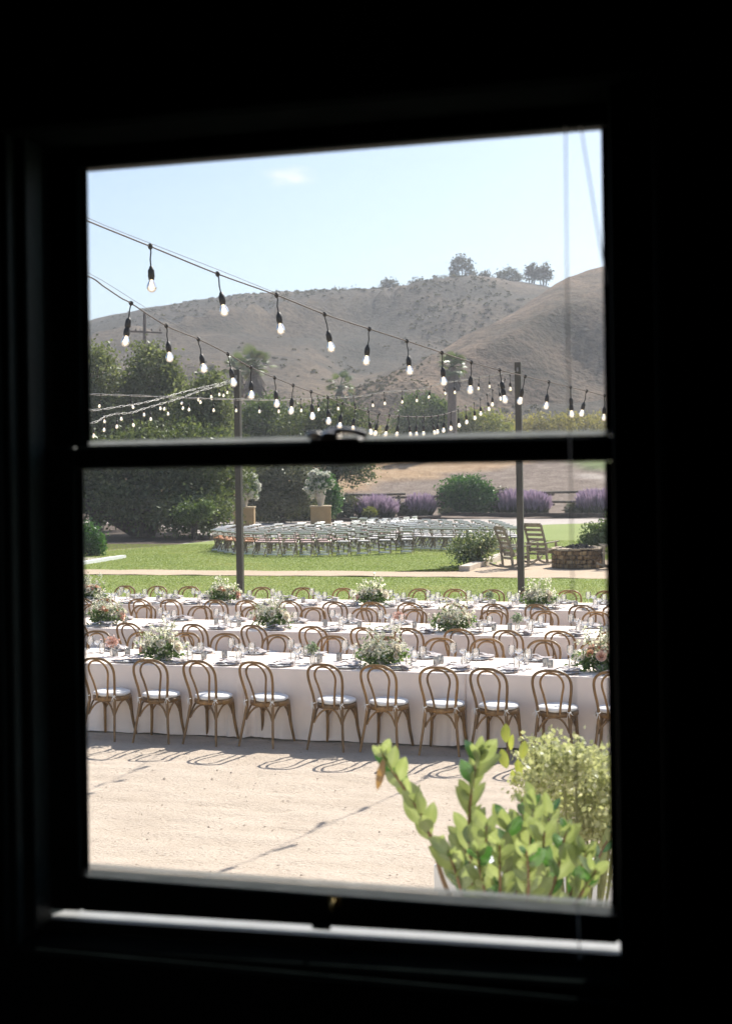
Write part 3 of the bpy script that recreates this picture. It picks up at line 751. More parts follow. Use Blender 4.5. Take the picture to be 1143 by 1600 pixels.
def cloud(lobes, n, size, seed, per=14, cr=0.35, inner=0.5, aspect=0.55, droop=0.0, tone=(0.0, 1.0)):
    """leaf quads in clumps through a crown made of ellipsoid lobes [(centre, radii)]"""
    g = np.random.default_rng(seed)
    L = np.array([list(c) + list(r) for c, r in lobes], float)
    w = (L[:, 3] * L[:, 4] * L[:, 5]) ** (2 / 3); w /= w.sum()
    k = max(1, n // per)
    li = g.choice(len(L), k, p=w)
    d = g.standard_normal((k, 3)); d /= np.linalg.norm(d, axis=1, keepdims=True)
    rr = inner + (1.03 - inner) * g.random(k) ** 0.6
    rr *= 1 + 0.16 * fbm(d[:, 0] * 2.5 + li * 3.1, d[:, 2] * 2.5 + d[:, 1] * 2 + li, seed, 3)
    cc = L[li, :3] + d * rr[:, None] * L[li, 3:6]
    ct = g.random(k)
    base = cc[:, None] + g.standard_normal((k, per, 3)) * cr * np.array([1, 1, .75]) * g.uniform(.5, 1.2, (k, 1, 1))
    a = g.standard_normal((k, per, 3)) + 0.7 * d[:, None]; a[..., 2] -= droop
    a /= np.linalg.norm(a, axis=2, keepdims=True)
    b = np.cross(a, g.standard_normal((k, per, 3))); b /= np.linalg.norm(b, axis=2, keepdims=True) + 1e-9
    s = size * g.uniform(.6, 1.35, (k, per, 1))
    Q = np.stack([base - a * s * .5, base + b * s * aspect * .5 - a * s * .05, base + a * s * .5, base - b * s * aspect * .5 - a * s * .05], 2)
    t = np.clip(tone[0] + (tone[1] - tone[0]) * (0.55 * ct[:, None] + 0.45 * g.random((k, per))), 0, 1)
    return Q.reshape(-1, 3), np.repeat(t.ravel(), 4)
def foliage(name, lobes, n, size, seed, m, parent=None, **k):
    Q, t = cloud(lobes, n, size, seed, **k)
    return mobj(name, np_mesh(name, Q, np.arange(len(Q)).reshape(-1, 4), m, t), parent)
def lobes_px(spec, D, base, dz=0.8):
    """crown lobes surveyed as (px, py, rx, ry[, depth shift]) at depth D, given relative to the tree's base"""
    out = []
    for q in spec:
        dd = D + (q[4] if len(q) > 4 else 0)
        c = dep(q[0], q[1], dd) - base
        out.append((c, (q[2] / pxm(dd), max(q[2], q[3]) / pxm(dd) * dz, q[3] / pxm(dd))))
    return out
def tree(name, label, bx, D, spec, n, size, seed, m, group=None, trunk=0.25, lean=0.0, cr=0.4, by=None, per=14, limbs=True, cat='tree', inner=0.45, barkm=None):
    base = base_at(bx, D) if by is None else np.array([*gp(bx, by)[:2], 0.0])
    t = empty(name, base, 0, label, cat, group)
    lob = lobes_px(spec, D, base)
    foliage('crown', lob, n, size, seed, m, t, cr=cr, per=per, inner=inner)
    mb = MB(); rr = random.Random(seed)
    cz = sum(l[0][2] for l in lob) / len(lob); cx = sum(l[0][0] for l in lob) / len(lob); cy = sum(l[0][1] for l in lob) / len(lob)
    fork = (cx * .35 + lean, cy * .3, max(0.25, cz * .42))
    mb.tube([(0, 0, -.1), (lean * .3 + cx * .08, 0, fork[2] * .35), (lean * .7 + cx * .2, cy * .15, fork[2] * .7), fork], [trunk * 1.35, trunk, trunk * .9, trunk * .8], 8)
    if limbs:
        for c, r in lob:
            e = c + np.array([rr.uniform(-.2, .2), rr.uniform(-.2, .2), r[2] * .4])
            mid = np.array(fork) * .5 + e * .5 + np.array([rr.uniform(-.3, .3) * r[0], rr.uniform(-.3, .3) * r[0], 0.15 * r[2]])
            mb.tube([fork, mid, e], [trunk * .6, trunk * .36, trunk * .1], 6)
            for q in range(3):
                e2 = c + np.array([rr.uniform(-.8, .8) * r[0], rr.uniform(-.8, .8) * r[1], rr.uniform(-.1, .8) * r[2]])
                mb.tube([mid, (mid + e2) / 2 + np.array([0, 0, .1]), e2], [trunk * .28, trunk * .18, trunk * .05], 5)
    mb.obj('trunk', barkm or M['bark'], t)
    return t

G_OAK = 'oaks at the edge of the lawn'
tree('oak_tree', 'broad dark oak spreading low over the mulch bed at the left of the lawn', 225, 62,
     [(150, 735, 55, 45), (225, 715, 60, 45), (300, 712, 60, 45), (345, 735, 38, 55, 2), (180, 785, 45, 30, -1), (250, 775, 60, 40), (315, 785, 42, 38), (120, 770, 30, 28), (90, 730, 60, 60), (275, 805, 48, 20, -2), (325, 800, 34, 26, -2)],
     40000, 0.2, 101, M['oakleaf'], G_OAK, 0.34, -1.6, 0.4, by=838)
mbk = MB()                                                      # the long low limb that sweeps to the left
_o = [o for o in COL.objects if o.name == 'oak_tree'][0]
_b = np.array(_o.location)
mbk.tube([gp(236, 838) - _b + [0, 0, 0.1], dep(205, 818, 62) - _b, dep(170, 800, 61.5) - _b, dep(140, 792, 61) - _b, dep(95, 780, 60) - _b, dep(40, 750, 60) - _b], [.62, .5, .42, .36, .28, .14], 9)
mbk.obj('limb', M['bark'], _o)
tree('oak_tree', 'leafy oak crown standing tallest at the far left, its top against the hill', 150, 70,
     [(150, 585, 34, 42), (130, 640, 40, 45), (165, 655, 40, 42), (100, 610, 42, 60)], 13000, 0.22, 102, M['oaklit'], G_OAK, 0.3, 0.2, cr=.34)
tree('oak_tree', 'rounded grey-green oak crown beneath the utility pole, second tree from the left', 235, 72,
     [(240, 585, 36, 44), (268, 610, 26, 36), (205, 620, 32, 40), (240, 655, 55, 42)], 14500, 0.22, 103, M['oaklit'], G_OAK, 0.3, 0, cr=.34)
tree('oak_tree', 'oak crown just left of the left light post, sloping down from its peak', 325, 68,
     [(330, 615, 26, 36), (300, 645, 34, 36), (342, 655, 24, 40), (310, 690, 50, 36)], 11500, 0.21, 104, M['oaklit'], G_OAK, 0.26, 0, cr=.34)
tree('olive_tree', 'pale grey-green tree between the two flower pedestals', 440, 77,
     [(415, 745, 36, 32), (450, 742, 38, 34), (430, 785, 40, 30), (475, 765, 24, 34), (395, 770, 24, 38)], 19000, 0.16, 105, M['greyleaf'], None, 0.16, 0, 0.3)
tree('small_tree', 'yellow-green tree right of the left light post, lit leaf tips', 415, 92,
     [(412, 655, 34, 34), (385, 668, 26, 26), (438, 668, 26, 30), (410, 700, 44, 30)], 13000, 0.22, 106, M['midleaf'], None, 0.2, 0)
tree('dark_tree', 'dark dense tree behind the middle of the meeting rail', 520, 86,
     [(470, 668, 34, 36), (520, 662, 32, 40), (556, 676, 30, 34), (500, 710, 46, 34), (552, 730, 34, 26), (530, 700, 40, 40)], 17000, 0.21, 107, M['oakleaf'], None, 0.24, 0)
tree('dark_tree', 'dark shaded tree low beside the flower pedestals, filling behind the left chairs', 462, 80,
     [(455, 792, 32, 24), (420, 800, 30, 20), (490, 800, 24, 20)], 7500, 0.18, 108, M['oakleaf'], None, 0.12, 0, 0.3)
tree('green_tree', 'round green tree in the distance, left of the lone palm trunk', 665, 137,
     [(660, 648, 36, 34), (690, 652, 22, 28), (635, 668, 24, 24), (662, 690, 46, 24)], 11000, 0.3, 109, M['midleaf'], None, 0.26, 0)
tree('yellow_tree', 'low yellow-green tree right of the lone palm trunk', 745, 136,
     [(745, 664, 36, 26), (720, 672, 26, 22), (785, 680, 26, 20), (750, 700, 52, 22)], 11000, 0.28, 110, M['yellowleaf'], None, 0.22, 0)

def bush(name, label, px, D, spec, n, size, seed, m, cat='bush', group=None, cr=0.18, per=10, by=None, inner=0.35, stem=0.03):
    base = base_at(px, D) if by is None else np.array([*gp(px, by)[:2], 0.0])
    Dd = float((base - CAMP) @ FWD)
    t = empty(name, base, 0, label, cat, group)
    lob = lobes_px(spec, Dd, base)
    foliage('foliage', lob, n, size, seed, m, t, cr=cr, per=per, inner=inner)
    mb = MB(); rr = random.Random(seed)
    for c, r in lob:
        for q in range(4):
            e = c + np.array([rr.uniform(-.5, .5) * r[0], rr.uniform(-.5, .5) * r[1], rr.uniform(-.2, .5) * r[2]])
            mb.tube([(rr.uniform(-.1, .1), rr.uniform(-.1, .1), -.03), (e[0] * .4, e[1] * .4, e[2] * .5), e], [stem, stem * .7, stem * .25], 5)
    mb.obj('stem', M['bark'], t)
    return t
# the hedge row out on the field
hx = [(455, 'first'), (520, 'second'), (585, 'third'), (650, 'fourth'), (720, 'fifth'), (790, 'sixth'), (850, 'seventh'), (905, 'eighth'), (960, 'ninth')]
for k, (x, o_) in enumerate(hx):
    top = [668, 666, 664, 666, 658, 650, 645, 645, 643][k]
    m_ = [M['midleaf'], M['hedgeleaf'], M['hedgeleaf'], M['yellowleaf'], M['hedgeleaf'], M['hedgeleaf'], M['hedgeleaf'], M['hedgeleaf'], M['hedgeleaf']][k]
    bush('field_bush', f'{o_} yellowing bush from the left in the hedge line across the field', x, 150 + 3 * (k % 3),
         [(x - 16, top + 20, 30, 20 + 3 * (k % 2)), (x + 20, top + 24, 30, 20), (x, top + 46, 44, 22)], 5200, 0.3, 120 + k, m_, 'bush', 'bushes in the hedge line', 0.4, 10, stem=.06)

bush('round_shrub', 'big round bright green shrub in front of the rail fence', 728, 84, [(728, 774, 42, 32), (712, 784, 30, 24), (748, 782, 28, 26)], 15000, 0.16, 140, M['greenleaf'], 'shrub', None, 0.16)
bush('green_shrub', 'upright green shrub just behind the right flower pedestal', 514, 78, [(516, 778, 17, 26), (520, 768, 10, 18)], 3600, 0.14, 141, M['greenleaf'], 'shrub', None, 0.14)
bush('boxwood_shrub', 'glossy green shrub at the left window edge in the gravel bed', 142, 48, [(140, 840, 20, 24), (152, 852, 16, 16), (120, 845, 22, 26)], 4200, 0.1, 142, M['greenleaf'], 'shrub', None, 0.09, by=868)
bush('variegated_shrub', 'airy white-flecked shrub beside the timber kerb by the rocking chair', 742, 42.5,
     [(740, 852, 38, 22), (720, 862, 22, 20), (765, 848, 20, 20), (740, 872, 24, 14)], 3300, 0.085, 143, M['varleaf'], 'shrub', None, 0.13, by=884, inner=0.1)
bush('leafy_shrub', 'mid-green leafy shrub behind the stone fire pit at the right', 936, 48, [(935, 836, 24, 20), (955, 830, 22, 22), (925, 848, 20, 12)], 4600, 0.1, 144, M['midleaf'], 'shrub', None, 0.1, by=860)
bush('dry_bush', 'wispy straw-coloured bush left of the purple sage clumps', 545, 83, [(548, 792, 22, 17), (530, 797, 14, 12)], 2600, 0.14, 145, M['greyleaf'], 'bush', None, 0.14)
bush('dry_bush', 'wispy pale bush between the first two purple sage clumps', 640, 84, [(638, 797, 17, 11)], 1500, 0.14, 146, M['greyleaf'], 'bush', None, 0.14)
bush('grey_bush', 'small blue-green mound at the foot of the round shrub', 700, 82, [(700, 801, 12, 7)], 1200, 0.1, 147, M['greyleaf'], 'bush', None, 0.08)
bush('yellow_bush', 'small yellow-flowering mound under the leftmost purple sage', 577, 81.5, [(578, 801, 11, 8)], 1200, 0.1, 148, M['yellowleaf'], 'bush', None, 0.08)
bush('pale_bush', 'pale bush rising behind the sage right of the round shrub', 785, 86.5, [(785, 772, 16, 9), (775, 780, 12, 10)], 1600, 0.14, 149, M['greyleaf'], 'bush', None, 0.12)
bush('weed_clump', 'grey-green weeds under the rail fence beside the rightmost sage', 893, 83, [(893, 797, 12, 10)], 1200, 0.12, 150, M['greyleaf'], 'weeds', None, 0.1)
bush('low_shrub', 'sunlit low shrub at the trunk side of the spreading oak', 300, 58, [(296, 802, 22, 14), (320, 796, 15, 14)], 3000, 0.12, 151, M['midleaf'], 'shrub', None, 0.12)

def spikes(label, px, D, rx, top, seed):
    """a clump of flowering sage: upright spikes, purple above, grey-green below"""
    base = base_at(px, D); s = pxm(D)
    t = empty('sage_clump', base, 0, label, 'sage plant', 'purple sage clumps along the fence')
    g = np.random.default_rng(seed); n = 1700
    R = rx / s; H = (808 - top) / s
    a = g.random(n) * 2 * PI; r = np.sqrt(g.random(n))
    x, y = r * np.cos(a) * R * .72, r * np.sin(a) * R * .6
    h = H * (0.4 + .6 * np.sqrt(np.clip(1 - r * r, 0, 1))) * g.uniform(.55, 1.12, n)
    lean = np.stack([x / R * .6 * h + g.normal(0, .12, n), y / R * .4 * h + g.normal(0, .07, n), h], 1)
    P0 = np.stack([x, y, np.zeros(n)], 1)
    w = g.uniform(.018, .035, n)[:, None] * np.stack([np.cos(a * 7), np.sin(a * 7), np.zeros(n)], 1)
    V, T = [], []
    for f0, f1, t0, t1, k in ((0.0, .45, .0, .3, .7), (.4, .7, .25, .55, 1.0), (.62, 1.0, .62, .95, 1.25)):
        q = np.stack([P0 + lean * f0 - w * k, P0 + lean * f0 + w * k, P0 + lean * f1 + w * k * .4, P0 + lean * f1 - w * k * .4], 1)
        V.append(q.reshape(-1, 3)); tt = np.stack([np.full(n, t0)] * 2 + [np.full(n, t1)] * 2, 1) + g.normal(0, .06, (n, 1)); T.append(np.clip(tt, 0, 1).ravel())
    V = np.concatenate(V); mobj('flower_spikes', np_mesh('flower_spikes', V, np.arange(len(V)).reshape(-1, 4), M['lavender'], np.concatenate(T)), t)
for lab, px, D, rx, top, sd_ in (('leftmost purple sage clump in front of the rail fence', 586, 83, 40, 773, 1), ('narrow purple sage clump left of the round green shrub', 655, 84, 26, 773, 2),
                                 ('purple sage clump behind the right light post', 800, 84, 34, 769, 3), ('purple sage clump between the right light post and a fence post', 832, 83, 27, 771, 6), ('rightmost purple sage clump at the window edge', 932, 83, 38, 769, 4),
                                 ('purple sage clump half hidden by the right window jamb', 975, 83, 30, 772, 5)):
    spikes(lab, px, D, rx, top, sd_)

# palms
fr = MB()
for k in range(19):                                            # one fan frond: petiole then folded blades
    a = -1.3 + 2.6 * k / 18
    L = 0.62 * (1 - .25 * abs(a) / 1.25)
    p0 = Vector((0.0, 0.62, 0.05)); d = Vector((math.sin(a), math.cos(a), 0))
    sd2 = Vector((math.cos(a), -math.sin(a), 0)) * .021
    mid = p0 + d * L * .6 + Vector((0, 0, -.02)); tip = p0 + d * L + Vector((0, 0, -.16))
    fr.add([p0 - sd2 * .3, p0 + sd2 * .3, mid + sd2, tip, mid - sd2], [(0, 1, 2, 4), (4, 2, 3)], 0, False)
fr.tube([(0, 0, 0), (0, .35, .06), (0, .64, .05)], [.022, .018, .014], 4)
FROND = fr.mesh('frond', M['palmleaf'])
at = FROND.attributes.new('tone', 'FLOAT', 'POINT'); at.data.foreach_set('value', np.random.default_rng(3).random(len(FROND.vertices)).astype(np.float32))
def palm(label, px, D, top, R, tr, nf=34, seed=1):
    base = base_at(px, D); rr = random.Random(seed)
    hub = dep(px, top, D) - base
    t = empty('palm_tree', base, 0, label, 'palm tree', 'palms in the distance')
    mb = MB(); H = hub[2]
    mb.tube([(0, 0, -.2), (hub[0] * .3, hub[1] * .3, H * .3), (hub[0] * .7, hub[1] * .7, H * .7), (hub[0], hub[1], H)], [tr * 1.25, tr, tr * .9, tr * .85], 10)
    mb.obj('trunk', M['palmbark'], t)
    mb = MB()
    for k in range(60):                                        # hanging skirt of old fronds
        a = rr.uniform(0, 2 * PI); z = H - rr.uniform(.1, .55) * R * 1.5
        d = Vector((math.cos(a), math.sin(a), 0)); c = Vector((hub[0], hub[1], z)) + d * tr * .8
        e = c + d * R * .28 + Vector((0, 0, -R * .55)); w = Vector((-d.y, d.x, 0)) * R * .1
        mb.add([c - w * .3, c + w * .3, e + w, e - w], [(0, 1, 2, 3)], 0, False)
    mb.obj('dead_frond_skirt', M['palmbark'], t)
    for k in range(nf):
        a = rr.uniform(0, 2 * PI); el = math.radians(rr.uniform(-40, 78))
        o = mobj('frond', FROND, t, loc=(hub[0], hub[1], H), rot=Euler((el, rr.uniform(-.3, .3), a), 'XYZ'), scale=R / 1.2 * rr.uniform(.8, 1.1))
palm('palm on the left of the pair beside the left light post', 371, 135, 578, 2.0, .42, 34, 1)
palm('taller palm on the right of the pair beside the left light post', 398, 132, 574, 2.3, .5, 40, 2)
palm('small distant palm whose crown just shows above the dark trees', 531, 150, 604, 2.0, .3, 24, 3)
palm('lone palm with a thick trunk left of the right light post', 706, 130, 574, 1.7, .46, 46, 4)

# trees along the ridge
def ridge_tree(px, py0, py1, rx, D, n, seed, label, blobs):
    top = dep(px, py0, D); base = dep(px, py1 + 4, D)
    t = empty('ridge_tree', base, 0, label, 'tree', 'trees along the hill ridge')
    s = pxm(D); H = (py1 - py0) / s; R = rx / s
    lob = [(np.array([bx * R * math.cos(YAW), bx * R * math.sin(YAW), bz * H]), (br * R, br * R, brz * H)) for bx, bz, br, brz in blobs]
    foliage('crown', lob, n, .75, seed, M['ridgeleaf'], t, cr=.6, per=10, inner=0.2)
    mb = MB()
    for c, r in lob: mb.tube([(c[0] * .2, c[1] * .2, -.6), (c[0] * .6, c[1] * .6, c[2] * .5), c], [.28, .2, .08], 5)
    mb.obj('trunk', M['bark'], t)
B1 = [(-.35, .55, .5, .3), (.3, .62, .45, .28), (0, .85, .4, .18), (.6, .3, .4, .25), (-.5, .3, .4, .22)]
B2 = [(0, .5, .8, .45), (-.5, .4, .5, .35), (.5, .38, .5, .35)]
B3 = [(-.5, .6, .35, .35), (.1, .78, .42, .24), (.62, .55, .35, .28), (0, .5, .3, .2)]
for a in ((722, 396, 436, 24, 415, 1500, 1, 'tall feathery tree, the highest on the ridge', B1), (757, 418, 437, 12, 415, 520, 2, 'small round tree right of the tallest ridge tree', B2),
          (795, 413, 443, 24, 412, 1400, 3, 'broad round tree in the middle of the right ridge group', B2), (830, 408, 446, 13, 410, 800, 4, 'open-crowned tree left of the last ridge tree, sky showing under it', B3),
          (848, 407, 450, 14, 410, 900, 5, 'rightmost open-crowned tree on the ridge beside the near slope', B3), (608, 432, 456, 18, 424, 1100, 6, 'lone flat-topped tree on the middle of the ridge', B1),
          (540, 443, 464, 30, 428, 1500, 7, 'dark clump of trees on the ridge left of the lone flat-topped tree', B2), (490, 455, 464, 12, 430, 300, 8, 'leftmost low bush on the ridge line', B2),
          (575, 447, 462, 14, 426, 260, 9, 'low bush between the two ridge clumps', B2), (655, 430, 445, 20, 420, 420, 10, 'low bush left of the tallest ridge tree', B2),
          (690, 428, 440, 18, 416, 500, 11, 'pale low thicket just left of the tallest ridge tree', B2), (590, 444, 458, 10, 425, 300, 12, 'small bush against the left of the lone ridge tree', B2)):
    ridge_tree(*a)

# utility pole
b_ = base_at(226, 112); t = empty('utility_pole', b_, 0, 'grey wooden utility pole with two crossarms behind the left oaks', 'utility pole')
tp = dep(226, 489, 112) - b_
m_ = MB(); m_.tube([(0, 0, -.3), (tp[0], tp[1], tp[2])], [.2, .13], 8); m_.obj('pole', M['polewood'], t)
for pyy, w_ in ((518, 1.5), (541, 1.3)):
    q = dep(226, pyy, 112) - b_
    m_ = MB(); ca, sa = math.cos(.5), math.sin(.5)
    m_.beam((q[0] - w_ * ca, q[1] - w_ * sa - .22, q[2]), (q[0] + w_ * ca, q[1] + w_ * sa - .22, q[2] - .12), .12, .14)
    c_ = m_.obj('crossarm', M['polewood'], t)
    for s_ in (-.85, -.4, .45, .9):
        i_ = MB(); i_.lathe([(.05, 0), (.09, .05), (.05, .1), (.08, .16), (.0, .2)], 8, (q[0] + s_ * w_ * ca, q[1] + s_ * w_ * sa - .22, q[2] + .03)); i_.obj('insulator', M['polewood'], c_)

# ================================================================== rail fence, kerbs, gravel edging
fp = [(475, 84.5, 0), (549, 84.5, 1), (622, 84.0, 0), (698, 84.0, 1), (775, 84.0, 0), (853, 84.0, 1), (928, 84.0, 0), (1005, 84.0, 1)]
fb = base_at(622, 84); fence = empty('rail_fence', fb, 0, 'weathered split rail fence behind the purple sage clumps', 'fence')
FB = [base_at(x, D) - fb for x, D, _ in fp]
for i, p in enumerate(FB):
    m_ = MB(); h_ = 1.28 + .05 * (i % 2)
    m_.tube([p + [0, 0, -.2], p + [.01, 0, .6], p + [0, .01, h_]], [.12, .115, .105], 7); m_.obj('post', M['fencewood'], fence)
for i in range(len(FB) - 1):
    for z_, dz_ in ((1.22, .09), (.66, -.05)):
        a_, c_ = FB[i], FB[i + 1]; e_ = (c_ - a_) / np.linalg.norm(c_ - a_) * .45
        oy = -.1 if i % 2 else .1
        s_ = .12 if i % 2 else -.05
        m_ = MB(); m_.tube([a_ - e_ + [0, oy, z_ + s_], (a_ + c_) / 2 + [0, oy, z_ + s_ - .03 + dz_ * .3], c_ + e_ + [0, oy, z_ + s_ + dz_ * .4]], [.075, .085, .07], 6); m_.obj('rail', M['fencewood'], fence)
def kerb(name, a, b, w, h, m, label, cat='kerb', n=1):
    a, b = np.array(a, float), np.array(b, float)
    t = empty(name, a, 0, label, cat); rr = random.Random(len(label))
    d = (b - a) / n
    for k in range(n):
        mb = MB(); e = d / np.linalg.norm(d) * .006
        mb.beam(d * k + e + [0, 0, h / 2 - .02 + rr.uniform(-.008, .008)], d * (k + 1) - e + [0, 0, h / 2 - .02 + rr.uniform(-.008, .008)], w, h + .04); mb.obj('kerb_beam', m, t)
kerb('timber_kerb', (-8.02, 37.62, 0), (-8.0, 44.2, 0), .3, .15, M['timber'], 'pale sleeper kerb running back from the path beside the rocking chairs', n=3)
kerb('stone_kerb', (-20.72, 39.2, 0), (-20.9, 42.7, 0), .2, .1, M['whitepaint'], 'white kerb edging the gravel bed at the left of the lawn', n=4)
e0, e1 = gp(690, 808), gp(1010, 809.5)
kerb('timber_edging', (e0[0], e0[1], 0), (e1[0], e1[1], 0), .16, .26, M['darktimber'], 'dark timber edging below the sage clumps at the right', 'edging', 5)
e0, e1 = gp(515, 815.5), gp(688, 810.5)
kerb('timber_edging', (e0[0], e0[1], 0), (e1[0], e1[1], 0), .14, .16, M['darktimber'], 'dark timber edging behind the back row of ceremony chairs', 'edging', 3)

# grass blades on the lawn
def grass(n, x0, x1, y0, y1, z, seed, h):
    g = np.random.default_rng(seed)
    x, y = g.uniform(x0, x1, n), g.uniform(y0, y1, n)
    a = g.random(n) * 2 * PI; w = .012 * np.stack([np.cos(a), np.sin(a), np.zeros(n)], 1)
    P = np.stack([x, y, np.full(n, z)], 1); tip = P + np.stack([g.normal(0, .015, n), g.normal(0, .015, n), h * g.uniform(.5, 1.2, n)], 1)
    V = np.stack([P - w, P + w, tip], 1).reshape(-1, 3)
    tn = np.clip(.5 + .35 * fbm(x * .5, y * .5, 5, 3) + g.normal(0, .2, n), 0, 1)
    o = mobj('grass', np_mesh('grass', V, np.arange(len(V)).reshape(-1, 3), M['grassblade'], np.repeat(tn, 3))); tag(o, kind='stuff')
grass(110000, -22, 5, 27, 35.4, 0.004, 1, .022)
grass(110000, -26, -8.2, 37.5, 51, 0, 2, .022)
grass(45000, -8.2, 3, 42.8, 54, 0, 3, .022)

# ================================================================== pedestals with urns of flowers
def bloom_mesh(n, seed, size, m, lob):
    Q, t = cloud(lob, n, size, seed, per=5, cr=size * .35, inner=.55, aspect=.9)
    return np_mesh('blossom', Q, np.arange(len(Q)).reshape(-1, 4), m, t)
for lab, px, by, D in (('left', 381, 822, 72), ('right', 500, 820, 72)):
    b_ = base_at(px, D); s = pxm(D)
    t = empty('pedestal', b_, YAW + .02, f'tan square plaster pedestal on the {lab} of the ceremony altar', 'pedestal', 'pedestals at the ceremony altar')
    m_ = MB(); m_.box(-.53, .53, -.53, .53, 0, .98, 0, .012); m_.obj('plinth', M['pedestal'], t)
    m_ = MB(); m_.box(-.57, .57, -.57, .57, .9805, 1.04, 0, .01); m_.obj('cap', M['pedcap'], t)
    u = empty('urn', b_ + np.array([0, 0, 1.04]), 0, f'tall tapered stone urn on the {lab} tan pedestal', 'urn', 'urns on the pedestals')
    m_ = MB(); m_.lathe([(.0, .0), (.15, .0), (.16, .025), (.14, .06), (.19, .22), (.25, .46), (.275, .66), (.265, .76), (.295, .79), (.295, .82), (.25, .82), (.22, .7), (.0, .69)], 20); m_.obj('vessel', M['urn'], u)
    f = empty('flower_arrangement', b_ + np.array([0, 0, 1.8]), 0, f'loose white flower arrangement in the {lab} altar urn', 'flowers', 'flowers in the altar urns')
    lob = [(np.array([0, 0, .35]), (.5, .45, .4)), (np.array([.25, 0, .55]), (.42, .4, .4)), (np.array([-.2, .05, .7]), (.35, .35, .4)), (np.array([.5 if lab == 'left' else -.45, 0, .15]), (.35, .3, .45))]
    foliage('greenery', lob, 1500, .15, 200 + px, M['greenleaf'], f, cr=.14, per=6, inner=.1)
    rr = random.Random(px)
    bm_ = bloom_mesh(44, 9, .085, M['petal'], [(np.zeros(3), (.075, .075, .06))])
    for k in range(130):
        c, r = rr.choice(lob); d = Vector((rr.gauss(0, 1), rr.gauss(0, 1), rr.gauss(0.2, 1))).normalized()
        mobj('blossom', bm_, f, loc=(c[0] + d.x * r[0] * 1.05, c[1] + d.y * r[1] * 1.05, c[2] + d.z * r[2] * 1.08), rot=(rr.uniform(0, 3), rr.uniform(0, 3), 0), scale=rr.uniform(.9, 1.6))

# ================================================================== fire pit and rocking chairs
pc = (gp(858, 889) + gp(940, 889)) / 2 + np.array([0, .55, 0]); pc[2] = 0.008
pit = empty('fire_pit', pc, 0, 'round fire pit of stones in a wire cage, filled with black rock', 'fire pit'); pit.scale = (.92, .92, .86)
def stone_mesh(seed, sx, sy, sz, m):
    g = np.random.default_rng(seed); mb = MB(); mb.box(-sx / 2, sx / 2, -sy / 2, sy / 2, -sz / 2, sz / 2, 0, min(sx, sy, sz) * .22)
    mb.v = [tuple(np.array(p) + g.normal(0, .012, 3)) for p in mb.v]
    return mb.mesh('stone', m)
SM = [stone_mesh(k, .2 + .03 * (k % 3), .2, .155, STONES[k % 3]) for k in range(6)]
for row in range(4):
    n_ = 23
    for k in range(n_):
        a = 2 * PI * (k + .5 * (row % 2)) / n_ + rnd.uniform(-.03, .022)
        mobj('stone', rnd.choice(SM), pit, loc=(.70 * math.cos(a), .70 * math.sin(a), .075 + .145 * row), rot=(rnd.uniform(-.1, .1), rnd.uniform(-.1, .1), a + PI / 2 + rnd.uniform(-.12, .12)), scale=(rnd.uniform(.75, 1.02), rnd.uniform(.85, 1.05), rnd.uniform(.8, 1.0)))
CAPM = [stone_mesh(20 + k, .3, .22, .05, M['capstone']) for k in range(3)]
for k in range(16):
    a = 2 * PI * k / 16 + rnd.uniform(-.05, .05)
    mobj('cap_stone', rnd.choice(CAPM), pit, loc=(.71 * math.cos(a), .71 * math.sin(a), .625 + rnd.uniform(-.01, .02)), rot=(rnd.uniform(-.12, .12), rnd.uniform(-.12, .12), a + PI / 2), scale=rnd.uniform(.75, 1.1))
m_ = MB()
for z_ in (.02, .15, .29, .44, .585): m_.tube([(.815 * math.cos(2 * PI * k / 40), .815 * math.sin(2 * PI * k / 40), z_) for k in range(40)], .006, 4, closed=True)
for k in range(34):
    a = 2 * PI * k / 34; m_.tube([(.818 * math.cos(a), .818 * math.sin(a), 0), (.818 * math.cos(a), .818 * math.sin(a), .59)], .006, 4)
m_.obj('wire_cage', M['ironwire'], pit)
g = np.random.default_rng(8); m_ = MB(); m_.disc(.6, .5, 24)
for k in range(170):
    a, r = g.random() * 2 * PI, math.sqrt(g.random()) * .6; c = np.array([r * math.cos(a), r * math.sin(a), .56 + .16 * (1 - r / .6) + g.random() * .05])
    s = g.uniform(.045, .085); V = [c + s * np.array(v) * g.uniform(.7, 1.2, 3) for v in ((1, 0, 0), (-1, 0, 0), (0, 1, 0), (0, -1, 0), (0, 0, 1), (0, 0, -1))]
    m_.add(V, [(0, 2, 4), (2, 1, 4), (1, 3, 4), (3, 0, 4), (2, 0, 5), (1, 2, 5), (3, 1, 5), (0, 3, 5)], 0, False)
tag(m_.obj('lava_rock', M['lava'], pit), kind='stuff')

